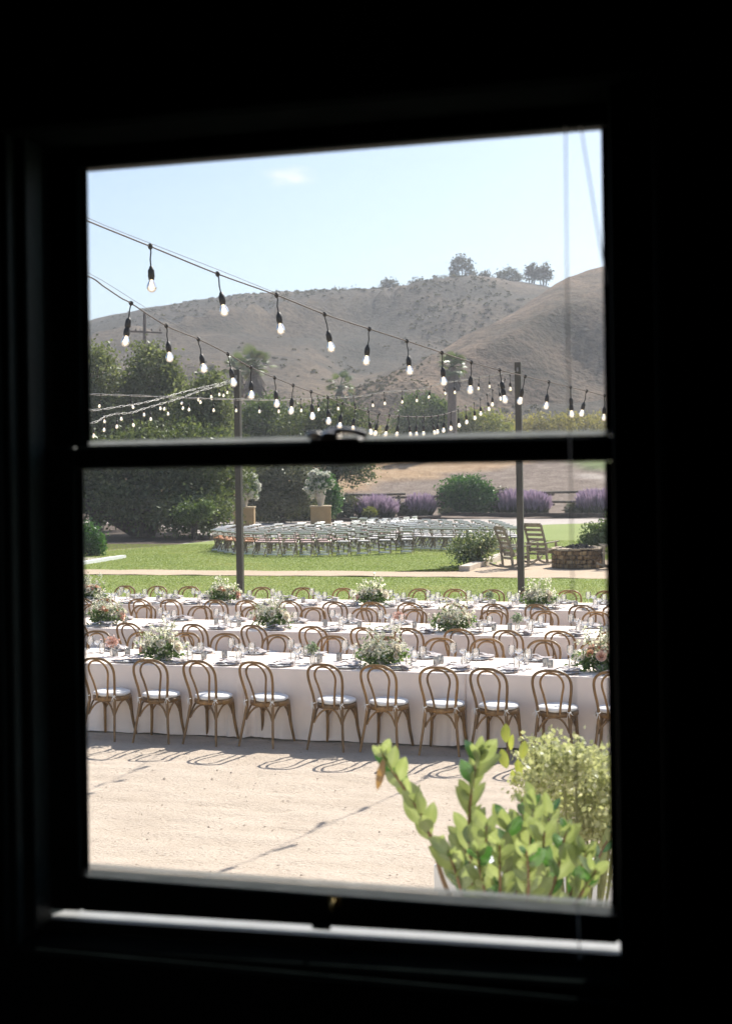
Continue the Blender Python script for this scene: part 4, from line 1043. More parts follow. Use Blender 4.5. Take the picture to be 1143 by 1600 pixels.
def rocker():
    t = empty('rocking_chair', (0, 0, 0)); W = M['rockerwood']; HW = .33
    for s in (-1, 1):
        m_ = MB(); P = [(s * HW, -.62 + .1 * k, .04 + .115 * (abs(k - 5.2) / 5.2) ** 2.2) for k in range(12)]
        for a, c in zip(P[:-1], P[1:]): m_.beam(a, c, .04, .055)
        m_.obj('rocker', W, t)
        m_ = MB(); m_.beam((s * HW, .28, .06), (s * HW, .26, .62), .05, .06, up=(0, 1, 0)); m_.obj('front_leg', W, t)
        m_ = MB(); m_.beam((s * HW, -.2, .06), (s * HW, -.27, .62), .05, .06, up=(0, 1, 0)); m_.obj('rear_leg', W, t)
        m_ = MB(); m_.beam((s * .3, -.14, .36), (s * .3, -.47, 1.18), .045, .06, up=(0, 1, 0)); m_.obj('back_post', W, t)
        m_ = MB(); m_.beam((s * (HW + .01), -.34, .62), (s * (HW + .02), .0, .645), .085, .03); m_.beam((s * (HW + .02), .0, .645), (s * (HW + .02), .36, .66), .1, .03)
        m_.obj('armrest', W, t)
    for k in range(6):
        f = .1 + .88 * k / 5; y = -.14 - .33 * f; z = .36 + .82 * f
        m_ = MB(); m_.beam((-.29, y + .01, z), (.29, y + .01, z), .02, .085 if k < 5 else .12, up=(0, -.37, .93)); m_.obj('back_slat', W, t)
    for k in range(6):
        y = -.14 + .08 * k; m_ = MB(); m_.beam((-HW + .03, y, .375 + .012 * k), (HW - .03, y, .375 + .012 * k), .065, .022); m_.obj('seat_slat', W, t)
    m_ = MB(); m_.beam((-HW, .27, .33), (HW, .27, .33), .03, .08); m_.beam((-HW, -.21, .3), (HW, -.21, .3), .03, .06); m_.obj('rail', W, t)
    return t
rk = rocker()
def put_rocker(t, p, rz, label):
    t.location = (p[0], p[1], .012); t.rotation_euler = (0, 0, rz); tag(t, label, 'rocking chair', 'rocking chairs round the fire pit')
RS = [(gp(803, 889), -.95, 'weathered slatted rocking chair seen from its side, left of the right light post'),
      (gp(846, 881), -.45, 'weathered slatted rocking chair seen from behind, between the post and fire pit'),
      (gp(957, 889), 1.75, 'weathered rocking chair cut off by the right window jamb beside the fire pit')]
extra = [copy_tree(rk), copy_tree(rk)]
for t_, (p, rz, lab) in zip([rk] + extra, RS): put_rocker(t_, p, rz, lab)

# ================================================================== ceremony chairs
M['railpaint'] = solid('worn_ivory_rail', (0.82, 0.8, 0.76), 0.2, 0.12, 9, 0.05, 0.001)  # sun glints on the rails are put into their white colour
def folding(pad):
    t = empty('folding_chair', (0, 0, 0)); W = M['foldwood']
    m_ = MB()
    for s in (-1, 1): m_.beam((s * .205, .2, .0), (s * .205, -.26, .8), .022, .035, up=(0, 1, 0)); 
    m_.tube([(-.205, .165, .07), (.205, .165, .07)], .017, 8, 1)
    m_.obj('back_frame', [W, M['railpaint']], t)
    m_ = MB()
    for s in (-1, 1): m_.beam((s * .18, -.28, .0), (s * .18, .17, .44), .022, .035, up=(0, 1, 0))
    m_.tube([(-.18, -.25, .06), (.18, -.25, .06)], .02, 8, 1)
    m_.obj('rear_legs', [W, M['railpaint']], t)
    m_ = MB(); m_.tube([(-.22, -.262, .782), (.22, -.262, .782)], .023, 8, 1); m_.beam((-.205, -.252, .745), (.205, -.252, .745), .018, .03); m_.obj('top_rail', [W, M['railpaint']], t)
    m_ = MB(); m_.tube([(-.2, -.195, .645), (.2, -.195, .645)], .016, 8); m_.obj('back_slat', M['railpaint'], t)
    m_ = MB(); m_.box(-.2, .2, -.16, .23, .432, .452, 0, .004); m_.box(-.19, .19, -.15, .22, .4525, .492, 1, .014); m_.obj('seat', [W, pad], t)
    return t
PADS = [folding(M['padwhite']), folding(M['padpink']), folding(M['padrust'])]
used = [False] * 3
ac = gp(440, 818)                                             # the altar, focus of the rows
# block outlines surveyed on the lawn
rows = []
def row_line(pa, pb, n, hz=0.0):
    a, b = pa, pb
    return [a + (b - a) * k / max(1, n - 1) for k in range(n)]
def block(near, far, n_rows, n_near, n_far):
    """rows between the nearest and the farthest line of chair feet, evenly spaced on the ground"""
    out = []
    A0, B0, A1, B1 = gp(*near[0]), gp(*near[1]), gp(*far[0]), gp(*far[1])
    for k in range(n_rows):
        f = k / (n_rows - 1); out.append((A0 + (A1 - A0) * f, B0 + (B1 - B0) * f, round(n_near + (n_far - n_near) * f)))
    return out
LB = block(((344, 861), (636, 864)), ((356, 852), (640, 835)), 8, 14, 12)
RB = block(((655, 858), (806, 860)), ((560, 836), (775, 843)), 7, 9, 11)
cnt = 0
for bi, (blk, bl) in enumerate((('left', LB), ('right', RB))):
    for r_, (pa, pb, n_) in enumerate(bl):
        L = row_line(pa, pb, n_)
        dx = L[-1] - L[0]; fa = math.atan2(dx[1], dx[0])
        for k, p in enumerate(L):
            # rows bow gently towards the altar
            u_ = 2 * k / max(1, n_ - 1) - 1
            bow = -(1 - u_ * u_) * ((2.3 - .16 * r_) if bi == 0 else .5)
            p = p + np.array([-math.sin(fa), math.cos(fa), 0]) * bow
            fx = (p - CAMP); pxx = 571.5 + FPX * float(fx @ RGT) / float(fx @ FWD)
            v = 2 if pxx < 395 else (1 if (pxx < 520 and rnd.random() < .8) or (bi == 0 and rnd.random() < .25) else 0)
            pad = ['ivory', 'blush', 'rust'][v]
            t = PADS[v] if not used[v] else copy_tree(PADS[v]); used[v] = True
            t.location = (p[0] + rnd.uniform(-.03, .022), p[1] + rnd.uniform(-.03, .022), 0.0)
            t.rotation_euler = (0, 0, fa + .12 + .16 * u_ + rnd.uniform(-.06, .06))
            tag(t, f'pale-railed folding chair with {pad} pad, {ORD[k + 1]} from left, {ORD[r_ + 1]} nearest row, {blk} block', 'folding chair', 'folding chairs set out on the lawn'); cnt += 1
# ================================================================== banquet tables and cloths
TAB_W, TAB_H = 1.22, 0.757
ROWS = [dict(n='front', y=13.95, xs=[-7.85 + 2.44 * k for k in range(4)]),
        dict(n='middle', y=17.15, xs=[-10.35 + 2.44 * k for k in range(5)]),
        dict(n='back', y=20.33, xs=[-11.75 + 2.44 * k for k in range(5)])]
def cloth_mesh(L, W, H, seed):
    g = np.random.default_rng(seed)
    P = []; r = .025
    def side(a, b, n):
        for k in range(n): P.append(np.array(a) + (np.array(b) - np.array(a)) * k / n)
    hx, hy = L / 2, W / 2
    side((-hx, -hy), (hx, -hy), 110); side((hx, -hy), (hx, hy), 40); side((hx, hy), (-hx, hy), 110); side((-hx, hy), (-hx, -hy), 40)
    P = np.array(P); n = len(P)
    s = np.arange(n)
    nrm = np.zeros((n, 2)); nrm[:110, 1] = -1; nrm[110:150, 0] = 1; nrm[150:260, 1] = 1; nrm[260:, 0] = -1
    front = (s < 110) | ((s >= 150) & (s < 260))
    # distance to the nearest corner, along the long sides
    dc = np.minimum(np.abs(P[:, 0] - hx), np.abs(P[:, 0] + hx))
    ph = g.random(6) * 6
    fold = np.zeros(n)
    for q in range(5):
        c = g.choice([-1, 1]) * hx * g.uniform(.15, 1.0); w = g.uniform(.03, .07)
        for sg in (-1, 1): fold += g.uniform(.1, .35) * np.exp(-((P[:, 0] - c - .05 * sg) / w) ** 2) * (P[:, 1] * sg < 0)
    corner = np.exp(-(dc / .19) ** 2)
    wav = np.sin(P[:, 0] * 27 + ph[0]) * .5 + np.sin(P[:, 0] * 58 + ph[1]) * .55
    amp = np.where(front, corner * (.5 + .5 * wav) + .55 * fold + .05 * np.sin(P[:, 0] * 4 + ph[2]), 0.0)
    lv = [(0, 0.0), (.006, -.002), (.012, -.008), (.014, -.02), (.014, -.1), (.015, -.22), (.017, -.34), (.02, -.46), (.022, -.56), (.026, -.65), (.032, -.72), (.042, -.75)]
    V = []
    for off, dz in lv:
        f = (-dz / H)
        o = off * .5 + amp * .105 * f ** 1.2 + (.012 * f ** 3 * np.sin(P[:, 0] * 13 + ph[3]) * front) + front * (.012 * np.abs((P[:, 0] / .61 + .25) % 1 - .5) * min(1, f * 4) + .006 * abs((f * 1.6 + .2) % 1 - .5))
        o = np.where(front, o, 0.0)
        z = H + dz + (0.006 * np.sin(P[:, 0] * 9 + ph[4]) * f ** 3 * front + .02 * corner * f ** 4)
        z = np.maximum(z, .006)
        V.append(np.stack([P[:, 0] + nrm[:, 0] * 0, P[:, 1] + nrm[:, 1] * o, z], 1))
    V = np.concatenate(V)
    F = []
    for l in range(len(lv) - 1):
        for k in range(n):
            F.append((l * n + k, (l + 1) * n + k, (l + 1) * n + (k + 1) % n, l * n + (k + 1) % n))
    # top: gently rumpled grid
    me = bpy.data.meshes.new('tablecloth')
    gx, gy = 80, 40
    b = len(V); T = []
    for i in range(gx + 1):
        for j in range(gy + 1):
            x, y = -hx + L * i / gx, -hy + W * j / gy
            T.append((x, y, H + (0.0008 * math.sin(x * 31 + seed) * math.sin(y * 23) if 0 < i < gx and 0 < j < gy else 0)))
    for i in range(gx):
        for j in range(gy):
            q = b + i * (gy + 1) + j; F.append((q, q + gy + 1, q + gy + 2, q + 1))
    V = np.concatenate([V, np.array(T)])
    return np_mesh('tablecloth', V, F, M['cloth'], smooth=True)
TOPM = None
def folding_table():
    t = empty('banquet_table', (0, 0, 0)); m_ = MB(); m_.box(-1.2, 1.2, -TAB_W / 2 + .02, TAB_W / 2 - .02, .715, .748, 0, .006); m_.obj('tabletop', M['rockerwood'], t)
    for sx in (-1, 1):
        for sy in (-1, 1): m_ = MB(); m_.tube([(sx * 1.0, sy * .5, 0), (sx * 1.0, sy * .5, .715)], .016, 6); m_.obj('leg', M['guy'], t)
    return t
ft = folding_table(); first = True
for r_ in ROWS:
    for k, x in enumerate(r_['xs']):
        cy = r_['y'] + TAB_W / 2; cx = x + 1.22
        if first: t = ft; first = False
        else: t = copy_tree(ft)
        t.location = (cx, cy, 0)
        lab = f'{ORD[k + 1]} trestle table from the left under the white cloths of the {r_["n"]} row'
        tag(t, lab, 'table', 'trestle tables under the cloths')
        o = mobj('tablecloth', cloth_mesh(2.436, TAB_W, TAB_H, 300 + k * 7 + len(r_['n'])), loc=(cx, cy, 0))
        tag(o, f'{ORD[k + 1]} white floor-length cloth from the left along the {r_["n"]} table row', 'tablecloth', 'white cloths on the banquet tables')

# ================================================================== bentwood chairs
def smooth_path(pts, n=6):
    P = [Vector(p) for p in pts]; out = []
    for i in range(len(P) - 1):
        a, b, c, d = P[max(i - 1, 0)], P[i], P[i + 1], P[min(i + 2, len(P) - 1)]
        for k in range(n):
            t = k / n
            out.append(0.5 * ((2 * b) + (c - a) * t + (2 * a - 5 * b + 4 * c - d) * t * t + (3 * b - a - 3 * c + d) * t ** 3))
    out.append(P[-1]); return out
def bentwood():
    t = empty('bentwood_chair', (0, 0, 0)); W = M['chairwood']
    # outer hoop runs on into the rear legs; local +Y is the way the sitter faces
    half = [(-.205, -.30, 0.0), (-.185, -.265, .16), (-.165, -.225, .33), (-.155, -.205, .45), (-.165, -.22, .56), (-.185, -.255, .68), (-.19, -.285, .77), (-.165, -.312, .84), (-.095, -.328, .883), (0, -.332, .893)]
    pts = half + [(-x, y, z) for x, y, z in half[-2::-1]]
    sp = smooth_path(pts, 4); m_ = MB()
    m_.tube(sp, [.0145 + (.003 if .3 < p.z < .5 else 0) - (.0025 if p.z < .1 else 0) for p in sp], 8); m_.obj('back_frame', W, t)
    half = [(-.062, -.196, .44), (-.07, -.205, .52), (-.092, -.235, .64), (-.113, -.268, .735), (-.105, -.297, .80), (-.065, -.315, .852), (0, -.322, .868)]
    pts = half + [(-x, y, z) for x, y, z in half[-2::-1]]
    m_ = MB(); m_.tube(smooth_path(pts, 4), .0115, 8); m_.obj('inner_hoop', W, t)
    # seat ring, slightly squarer at the front
    m_ = MB(); n = 28; prof = ((.205, .41), (.212, .42), (.212, .445), (.205, .455), (.0, .456))
    V, F = [], []
    for r, z in prof:
        for k in range(n):
            a = 2 * PI * k / n; x, y = r * math.cos(a), r * math.sin(a) * (.98 if math.sin(a) > 0 else .94)
            V.append((x, y, z))
    for i in range(len(prof) - 1):
        for k in range(n): F.append((i * n + k, i * n + (k + 1) % n, (i + 1) * n + (k + 1) % n, (i + 1) * n + k))
    m_.add(V, F); m_.obj('seat_frame', W, t)
    m_ = MB(); V, F = [], []
    prof = ((.05, .4585), (.185, .4585), (.202, .468), (.206, .482), (.198, .496), (.165, .506), (.1, .511), (.0, .512))
    for r, z in prof:
        for k in range(n):
            a = 2 * PI * k / n; V.append((r * math.cos(a), r * math.sin(a) * .95, z + .0025 * math.sin(5 * a) * (r > .1)))
    for i in range(len(prof) - 1):
        for k in range(n): F.append((i * n + k, i * n + (k + 1) % n, (i + 1) * n + (k + 1) % n, (i + 1) * n + k))
    m_.add(V, F); cu = m_.obj('cushion', M['cushion'], t)
    for s in (-1, 1):                                          # tie tapes, bowed round the rear posts
        m_ = MB(); c = Vector((s * .158, -.222, .475))
        m_.tube([c + Vector(p) for p in ((-s * .02, .03, .0), (-s * .004, .01, .002), (s * .018, -.0, .0), (s * .012, -.02, -.002), (-s * .012, -.022, 0), (-s * .02, -.004, .003))], .004, 4, flat=.6)
        for q in ((s * .03, -.02, .018), (s * .045, -.03, -.028), (-s * .018, -.03, -.06), (s * .01, -.034, -.05)):
            m_.tube([c + Vector((s * .004, -.022, 0)), c + Vector(q) * .6 + Vector((0, -.012, .006)), c + Vector(q)], [.0035, .0045, .003], 4, flat=.5)
        m_.obj('tie', M['cushion'], cu)
    for s in (-1, 1):
        p = smooth_path([(s * .158, .115, .435), (s * .165, .125, .34), (s * .172, .14, .2), (s * .188, .165, .06), (s * .195, .175, 0)], 4)
        m_ = MB(); m_.tube(p, [.021 - .008 * k / (len(p) - 1) for k in range(len(p))], 8); m_.obj('leg', W, t)
    def brace(a, top, b):
        m_ = MB(); A, T_, B = Vector(a), Vector(top), Vector(b); P = []
        for k in range(13):
            f = k / 12; u = 2 * f - 1
            base = A.lerp(B, f); h = 1 - abs(u) ** 2.6
            P.append(Vector((base.x, base.y, A.z + (T_.z - A.z) * h)) + (Vector((T_.x, T_.y, 0)) - Vector(((A.x + B.x) / 2, (A.y + B.y) / 2, 0))) * h)
        m_.tube(P, .0105, 7); m_.obj('brace', W, t)
    brace((-.158, -.228, .27), (0, -.185, .412), (.158, -.228, .27))
    brace((-.155, .13, .29), (0, .15, .41), (.155, .13, .29))
    brace((-.158, -.205, .28), (-.175, -.03, .41), (-.157, .122, .3))
    brace((.158, -.205, .28), (.175, -.03, .41), (.157, .122, .3))
    return t
bw = bentwood(); bw_used = False
SEATS = {
 ('front', 'near'): [157, 236, 318, 406, 513, 595, 684, 770, 863, 957],
 ('middle', 'near'): [125, 208, 312, 404, 493, 577, 643, 720, 801, 882, 963],
 ('front', 'far'): [149, 218, 286, 349, 429, 516, 600, 684, 762, 848, 935],
 ('middle', 'far'): [140, 225, 311, 395, 488, 570, 644, 769, 852, 929],
 ('back', 'near'): [125, 164, 222, 273, 339, 388, 461, 524, 587, 642, 712, 773, 846, 912, 965],
 ('back', 'far'): [143, 195, 243, 297, 352, 409, 473, 533, 592, 652, 709, 770, 830, 891, 950]}
SEATS[('back', 'near')] = [131, 171, 222, 273, 339, 388, 461, 524, 587, 642, 712, 773, 846, 912, 965]
PLACES = {}
SIDE = {'near': 'house side', 'far': 'lawn side'}
for (rn, sd_), pxs in SEATS.items():
    r_ = [q for q in ROWS if q['n'] == rn][0]
    yb = r_['y'] - .47 if sd_ == 'near' else r_['y'] + TAB_W + .47      # where the hoop stands
    L = []
    for k, px in enumerate(pxs):
        p = onY(px, 1000, yb)
        rz = rnd.uniform(-.12, .12) + (-.09 if sd_ == 'near' else PI)
        if not bw_used: t = bw; bw_used = True
        else: t = copy_tree(bw)
        # the hoop is .25 behind the seat's middle
        t.location = (p[0], yb + (.25 if sd_ == 'near' else -.25) + rnd.uniform(-.02, .02), 0.0)
        t.rotation_euler = (0, 0, rz)
        tag(t, f'{ORD[k + 1]} bentwood chair from the left on the {SIDE[sd_]} of the {rn} table', 'chair', 'bentwood chairs along the banquet tables')
        L.append(t.location.x)
    PLACES[(rn, sd_)] = L

# ================================================================== tableware
def lathe_mesh(name, prof, n, m):
    mb = MB(); mb.lathe(prof, n); return mb.mesh(name, m)
G_COUPE = lathe_mesh('champagne_coupe', [(.0, .001), (.033, .001), (.034, .003), (.006, .007), (.0035, .02), (.0035, .085), (.006, .092), (.03, .1), (.045, .115), (.048, .13), (.047, .145)], 16, M['glassware'])
G_WINE = lathe_mesh('wine_glass', [(.0, .001), (.036, .001), (.037, .003), (.006, .007), (.004, .02), (.004, .085), (.008, .093), (.03, .11), (.041, .14), (.04, .175), (.034, .205)], 16, M['glassware'])
G_TUMB = lathe_mesh('water_glass', [(.0, .003), (.028, .003), (.03, .006), (.034, .06), (.036, .12)], 16, M['glassware'])
mb = MB(); mb.lathe([(.0, .001), (.085, .001), (.1, .006), (.1355, .018)], 28); mb.lathe([(.136, .0185), (.132, .0195), (.1, .0115), (.086, .0072), (.0, .007)], 28); G_PLATE = mb.mesh('dinner_plate', M['porcelain'])
mb = MB(); mb.lathe([(.0, .002), (.032, .002), (.033, .005), (.034, .085), (.031, .085), (.030, .01), (.0, .009)], 14); mb.lathe([(.0, .0095), (.027, .0095), (.027, .05), (.0, .05)], 12, mi=1)
G_VOT = mb.mesh('votive_holder', M['votive'], M['wax'])
def napkin_mesh(seed, m):
    """a linen square folded in a strip, twisted loosely over the plate"""
    g = np.random.default_rng(seed); n, w = 22, 7
    V, F = [], []
    for lay in (0, 1):
        for i in range(n):
            f = i / (n - 1); x = -.17 + .34 * f
            pinch = 1 - .62 * math.exp(-((f - .52 + .06 * lay) / .13) ** 2)
            for j in range(w):
                v = j / (w - 1) * 2 - 1
                y = v * .062 * pinch * (1.15 if lay == 0 else .95) + .02 * math.sin(f * 5 + seed) + .012 * lay
                z = .012 + .024 * lay + .016 * (1 - pinch) * (1.2 + lay) + .010 * math.sin(v * 5 + f * 9 + seed * 1.7) * (.4 + f) + .02 * f * lay * (1 if seed % 2 else .4)
                V.append((x + .01 * math.sin(v * 3 + lay), y, z))
        b = lay * n * w
        for i in range(n - 1):
            for j in range(w - 1):
                q = b + i * w + j; F.append((q, q + w, q + w + 1, q + 1))
    me = np_mesh('napkin', V, F, m, smooth=True); return me
NAPS = [napkin_mesh(k, M['napkin']) for k in range(4)] + [napkin_mesh(7, M['napkinw'])]
mb = MB(); mb.tube([(0, -.09, .003), (0, .0, .004), (0, .05, .005)], [.0045, .003, .004], 5, flat=.5); mb.add([(-.009, .05, .005), (.009, .05, .005), (.011, .072, .004), (-.011, .072, .004)], [(0, 1, 2, 3)])
for q in (-.0085, -.003, .003, .0085): mb.tube([(q, .072, .004), (q, .1, .006)], .0017, 4)
G_FORK = mb.mesh('fork', M['cutlery'])
mb = MB(); mb.tube([(0, -.11, .004), (0, .0, .004)], [.006, .004], 5, flat=.5); mb.add([(-.003, .0, .004), (.008, .002, .004), (.009, .07, .004), (.0, .11, .004), (-.003, .06, .004)], [(0, 1, 2, 3, 4)])
G_KNIFE = mb.mesh('knife', M['cutlery'])
GR = {'plate': 'dinner plates on the banquet tables', 'napkin': 'linen napkins on the banquet tables', 'coupe': 'coupe glasses on the banquet tables', 'wine glass': 'wine glasses on the banquet tables',
      'water glass': 'water glasses on the banquet tables', 'fork': 'forks on the banquet tables', 'knife': 'knives on the banquet tables', 'candle': 'votive candles on the banquet tables'}
def put(name, me, x, y, z, rz, label, cat, sc=1.0):
    return tag(mobj(name, me, loc=(x, y, z), rot=(0, 0, rz), scale=sc), label, cat, GR[cat])
for (rn, sd_), L in PLACES.items():
    r_ = [q for q in ROWS if q['n'] == rn][0]
    s = 1 if sd_ == 'near' else -1
    ye = r_['y'] if s == 1 else r_['y'] + TAB_W
    top = TAB_H + .002
    for k, x in enumerate(L):
        w_ = f'{ORD[k + 1]} place from left, {SIDE[sd_]}, {rn} table'
        jx = lambda a: x + s * a + rnd.uniform(-.015, .015)
        jy = lambda a: ye + s * a + rnd.uniform(-.012, .012)
        put('dinner_plate', G_PLATE, x, ye + s * .17, top, 0, f'white dinner plate at {w_}', 'plate')
        me = NAPS[rnd.randrange(4)] if rnd.random() < .93 else NAPS[4]
        put('napkin', me, jx(.0), jy(.15), top + .008, rnd.uniform(-.35, .35) + (0 if s == 1 else PI), f'{"grey" if me != NAPS[4] else "white"} folded napkin on the plate at {w_}', 'napkin', rnd.uniform(.85, 1.05))
        put('fork', G_FORK, jx(-.175), jy(.17), top, (0 if s == 1 else PI) + rnd.uniform(-.06, .06), f'fork left of the plate at {w_}', 'fork')
        put('knife', G_KNIFE, jx(.175), jy(.17), top, (0 if s == 1 else PI) + rnd.uniform(-.06, .06), f'knife right of the plate at {w_}', 'knife')
        put('champagne_coupe', G_COUPE, jx(.13), jy(.37), top, 0, f'wide-bowled coupe glass at {w_}', 'coupe', rnd.uniform(.95, 1.1))
        put('wine_glass', G_WINE, jx(.20), jy(.42), top, 0, f'tall wine glass at {w_}', 'wine glass', rnd.uniform(.95, 1.05))
        put('water_glass', G_TUMB, jx(.06), jy(.43), top, 0, f'straight water glass at {w_}', 'water glass', rnd.uniform(.95, 1.1))
        if k % 2 == (0 if s == 1 else 1):
            put('votive_candle', G_VOT, jx(-.24), r_['y'] + TAB_W / 2 + s * rnd.uniform(.02, .1), top, 0, f'white votive candle beyond the {w_}', 'candle')

# ================================================================== flowers on the tables
def rose_mesh(name, m, seed):
    g = np.random.default_rng(seed); V, F, T = [], [], []
    def petal(a, r0, r1, z0, z1, w, curl, tn):
        b = len(V); ca, sa = math.cos(a), math.sin(a)
        for f in (0, .5, 1):
            r = r0 + (r1 - r0) * f + curl * f * f; z = z0 + (z1 - z0) * math.sin(f * 1.5)
            for q in (-1, -.4, .4, 1):
                ww = w * (.45 + .75 * math.sin(min(1, f + .15) * 2.2)) * q; bend = -abs(q) ** 2 * r * .25
                V.append(((r + bend) * ca - ww * sa, (r + bend) * sa + ww * ca, z - .004 * abs(q) * f)); T.append(tn + .1 * f)
        for i in range(2):
            for j in range(3): F.append((b + i * 4 + j, b + i * 4 + j + 1, b + i * 4 + j + 5, b + i * 4 + j + 4))
    for ring, (cnt_, r0, r1, z1, w, curl) in enumerate(((3, .003, .010, .046, .012, -.006), (4, .005, .019, .045, .016, -.006), (5, .007, .03, .04, .021, .0), (6, .008, .042, .03, .026, .008))):
        for k in range(cnt_):
            petal(2 * PI * k / cnt_ + ring * .6 + g.uniform(-.15, .15), r0, r1 * g.uniform(.92, 1.06), 0, z1, w, curl, .2 + .25 * ring * .6 + g.uniform(-.05, .05))
    return np_mesh(name, V, F, m, np.clip(T, 0, 1), smooth=True)
PW = leafmat('cream_rose', [(0, (0.75, 0.68, 0.55)), (1, (0.9, 0.87, 0.8))], .5, .02, tcol=(1, .98, .92))
PB = leafmat('blush_rose', [(0, (0.72, 0.45, 0.34)), (1, (0.84, 0.66, 0.56))], .5, .02, tcol=(1, .9, .85))
PP = leafmat('peach_rose', [(0, (0.7, 0.4, 0.22)), (1, (0.82, 0.58, 0.4))], .5, .02, tcol=(1, .9, .8))
RW, RB_, RP = rose_mesh('rose', PW, 1), rose_mesh('rose', PB, 2), rose_mesh('rose', PP, 3)
M['sprig'] = leafmat('filler_flower', [(0, (0.14, 0.2, 0.07)), (0.35, (0.32, 0.37, 0.19)), (0.5, (0.78, 0.76, 0.64)), (1, (0.9, 0.89, 0.84))], .5, .0, tcol=(1.05, 1.05, .9))
CERAM = MB(); CERAM.lathe([(.0, .0), (.05, .0), (.055, .01), (.08, .05), (.085, .08), (.08, .08), (.07, .05), (.0, .04)], 18); BOWL = CERAM.mesh('bowl', M['ceramic'])
M['centreleaf'] = leafmat('arrangement_leaf', [(0, (0.05, 0.1, 0.03)), (.5, (0.11, 0.18, 0.06)), (1, (0.2, 0.27, 0.12))], .45, .03)
def centre_variant(seed):
    rr = random.Random(seed)
    lob = [(np.array([0, 0, .05]), (.2, .16, .05)), (np.array([0, 0, .13]), (.19, .15, .10)), (np.array([-.16, 0, .11]), (.10, .1, .09)), (np.array([.17, .02, .12]), (.11, .1, .1))]
    Q, t = cloud(lob, 620, .055, seed, per=5, cr=.05, inner=.15)
    gm = np_mesh('greenery', Q, np.arange(len(Q)).reshape(-1, 4), M['centreleaf'], t)
    V, F, T = [], [], []
    mb = MB()
    tips = []
    for k in range(64):
        a = rr.uniform(0, 2 * PI); el = rr.uniform(.25, 1.45); L = rr.uniform(.15, .32) * (1.25 if el > 1.1 else 1)
        p = Vector((math.cos(a) * math.cos(el) * L * 1.15, math.sin(a) * math.cos(el) * L * .8, .08 + math.sin(el) * L))
        tips.append(p); mb.tube([(p.x * .15, p.y * .15, .07), (p.x * .55, p.y * .55, p.z * .6), p], [.0022, .0018, .0012], 3)
    stems = mb.mesh('stem', M['greenleaf'])
    g = np.random.default_rng(seed); C = []
    for p in tips:
        for q in range(rr.randint(5, 10)): C.append((p.x + rr.gauss(0, .022), p.y + rr.gauss(0, .02), p.z + rr.gauss(-.01, .024)))
    C = np.array(C); n = len(C)
    a = g.standard_normal((n, 1, 3)); a /= np.linalg.norm(a, axis=2, keepdims=True); b = np.cross(a, g.standard_normal((n, 1, 3))); b /= np.linalg.norm(b, axis=2, keepdims=True)
    Q = []; TT = []
    for q in range(3):
        th = q * PI / 3; u = a * math.cos(th) + b * math.sin(th); w = np.cross(u, np.cross(a, b)); s = g.uniform(.010, .021, (n, 1, 1))
        Q.append(np.concatenate([C[:, None] - u * s, C[:, None] + w * s * .7, C[:, None] + u * s, C[:, None] - w * s * .7], 1)); TT.append(np.repeat(g.choice([.1, .3, .7, .9, 1.0], n, p=[.12, .13, .25, .25, .25]), 4))
    Q = np.concatenate(Q).reshape(-1, 3)
    fm = np_mesh('filler_blossom', Q, np.arange(len(Q)).reshape(-1, 4), M['sprig'], np.concatenate(TT))
    ros = []
    for k in range(15):
        a = 2 * PI * k / 15 * 2.4 + rr.uniform(-.2, .2); el = rr.uniform(.1, 1.2); d = Vector((math.cos(a) * math.cos(el), math.sin(a) * math.cos(el), math.sin(el)))
        me = rr.choice([RW, RW, RW, RW, RW, RB_, RB_, RP])
        ros.append((me, (d.x * .22, d.y * .165, .11 + d.z * .12), d.to_track_quat('Z', 'Y').to_euler(), rr.uniform(.7, 1.3) if k else 1.7))
    return gm, fm, stems, ros
CV = [centre_variant(500 + k) for k in range(4)]
CENT = [('front', 252, .34, 0, 'leftmost loose white flower arrangement with green foliage on the front table'), ('front', 594, .34, 1, 'white flower arrangement in the middle of the front table'),
        ('front', 938, .4, 2, 'flower arrangement with blush roses at the right window edge on the front table'),
        ('middle', 165, .4, 3, 'leftmost flower arrangement on the middle table'), ('middle', 425, .4, 0, 'white flower arrangement left of centre on the middle table'), ('middle', 706, .4, 1, 'leafy white flower arrangement right of centre on the middle table'),
        ('back', 143, .45, 2, 'leftmost white arrangement at the window edge on the back table'), ('back', 350, .45, 3, 'white flower arrangement in front of the left light post on the back table'),
        ('back', 582, .45, 0, 'white arrangement on the back table nearest the middle of the window'), ('back', 840, .45, 1, 'airy white arrangement right of the right light post on the back table')]
for rn, px, fy, v, lab in CENT:
    r_ = [q for q in ROWS if q['n'] == rn][0]; y = r_['y'] + fy; p = onY(px, 1000, y)
    t = empty('flower_centrepiece', (p[0], y, TAB_H + .002), rnd.uniform(-.3, .3) + (PI if v == 2 and rn == 'back' else 0), lab, 'flowers', 'flower centrepieces on the banquet tables')
    gm, fm, st, ros = CV[v]
    mobj('bowl', BOWL, t); mobj('greenery', gm, t); tag(mobj('filler_blossom', fm, t), kind='stuff'); tag(mobj('stem', st, t), kind='stuff')
    for me, l_, r3, s_ in ros: mobj('rose', me, t, loc=l_, rot=r3, scale=s_)
VASE = MB(); VASE.lathe([(.0, .0), (.03, .0), (.034, .02), (.034, .07), (.022, .1), (.024, .11), (.02, .11), (.018, .09), (.0, .08)], 14); VASE = VASE.mesh('vase', M['votive'])
def sprig_mesh(seed, tone):
    g = np.random.default_rng(seed); V, T = [], []
    lob = [(np.array([0, 0, .17]), (.075, .07, .055))]
    Q, t = cloud(lob, 260, .03, seed, per=5, cr=.02, inner=.2, aspect=.8); return np_mesh('blossom', Q, np.arange(len(Q)).reshape(-1, 4), tone, t)
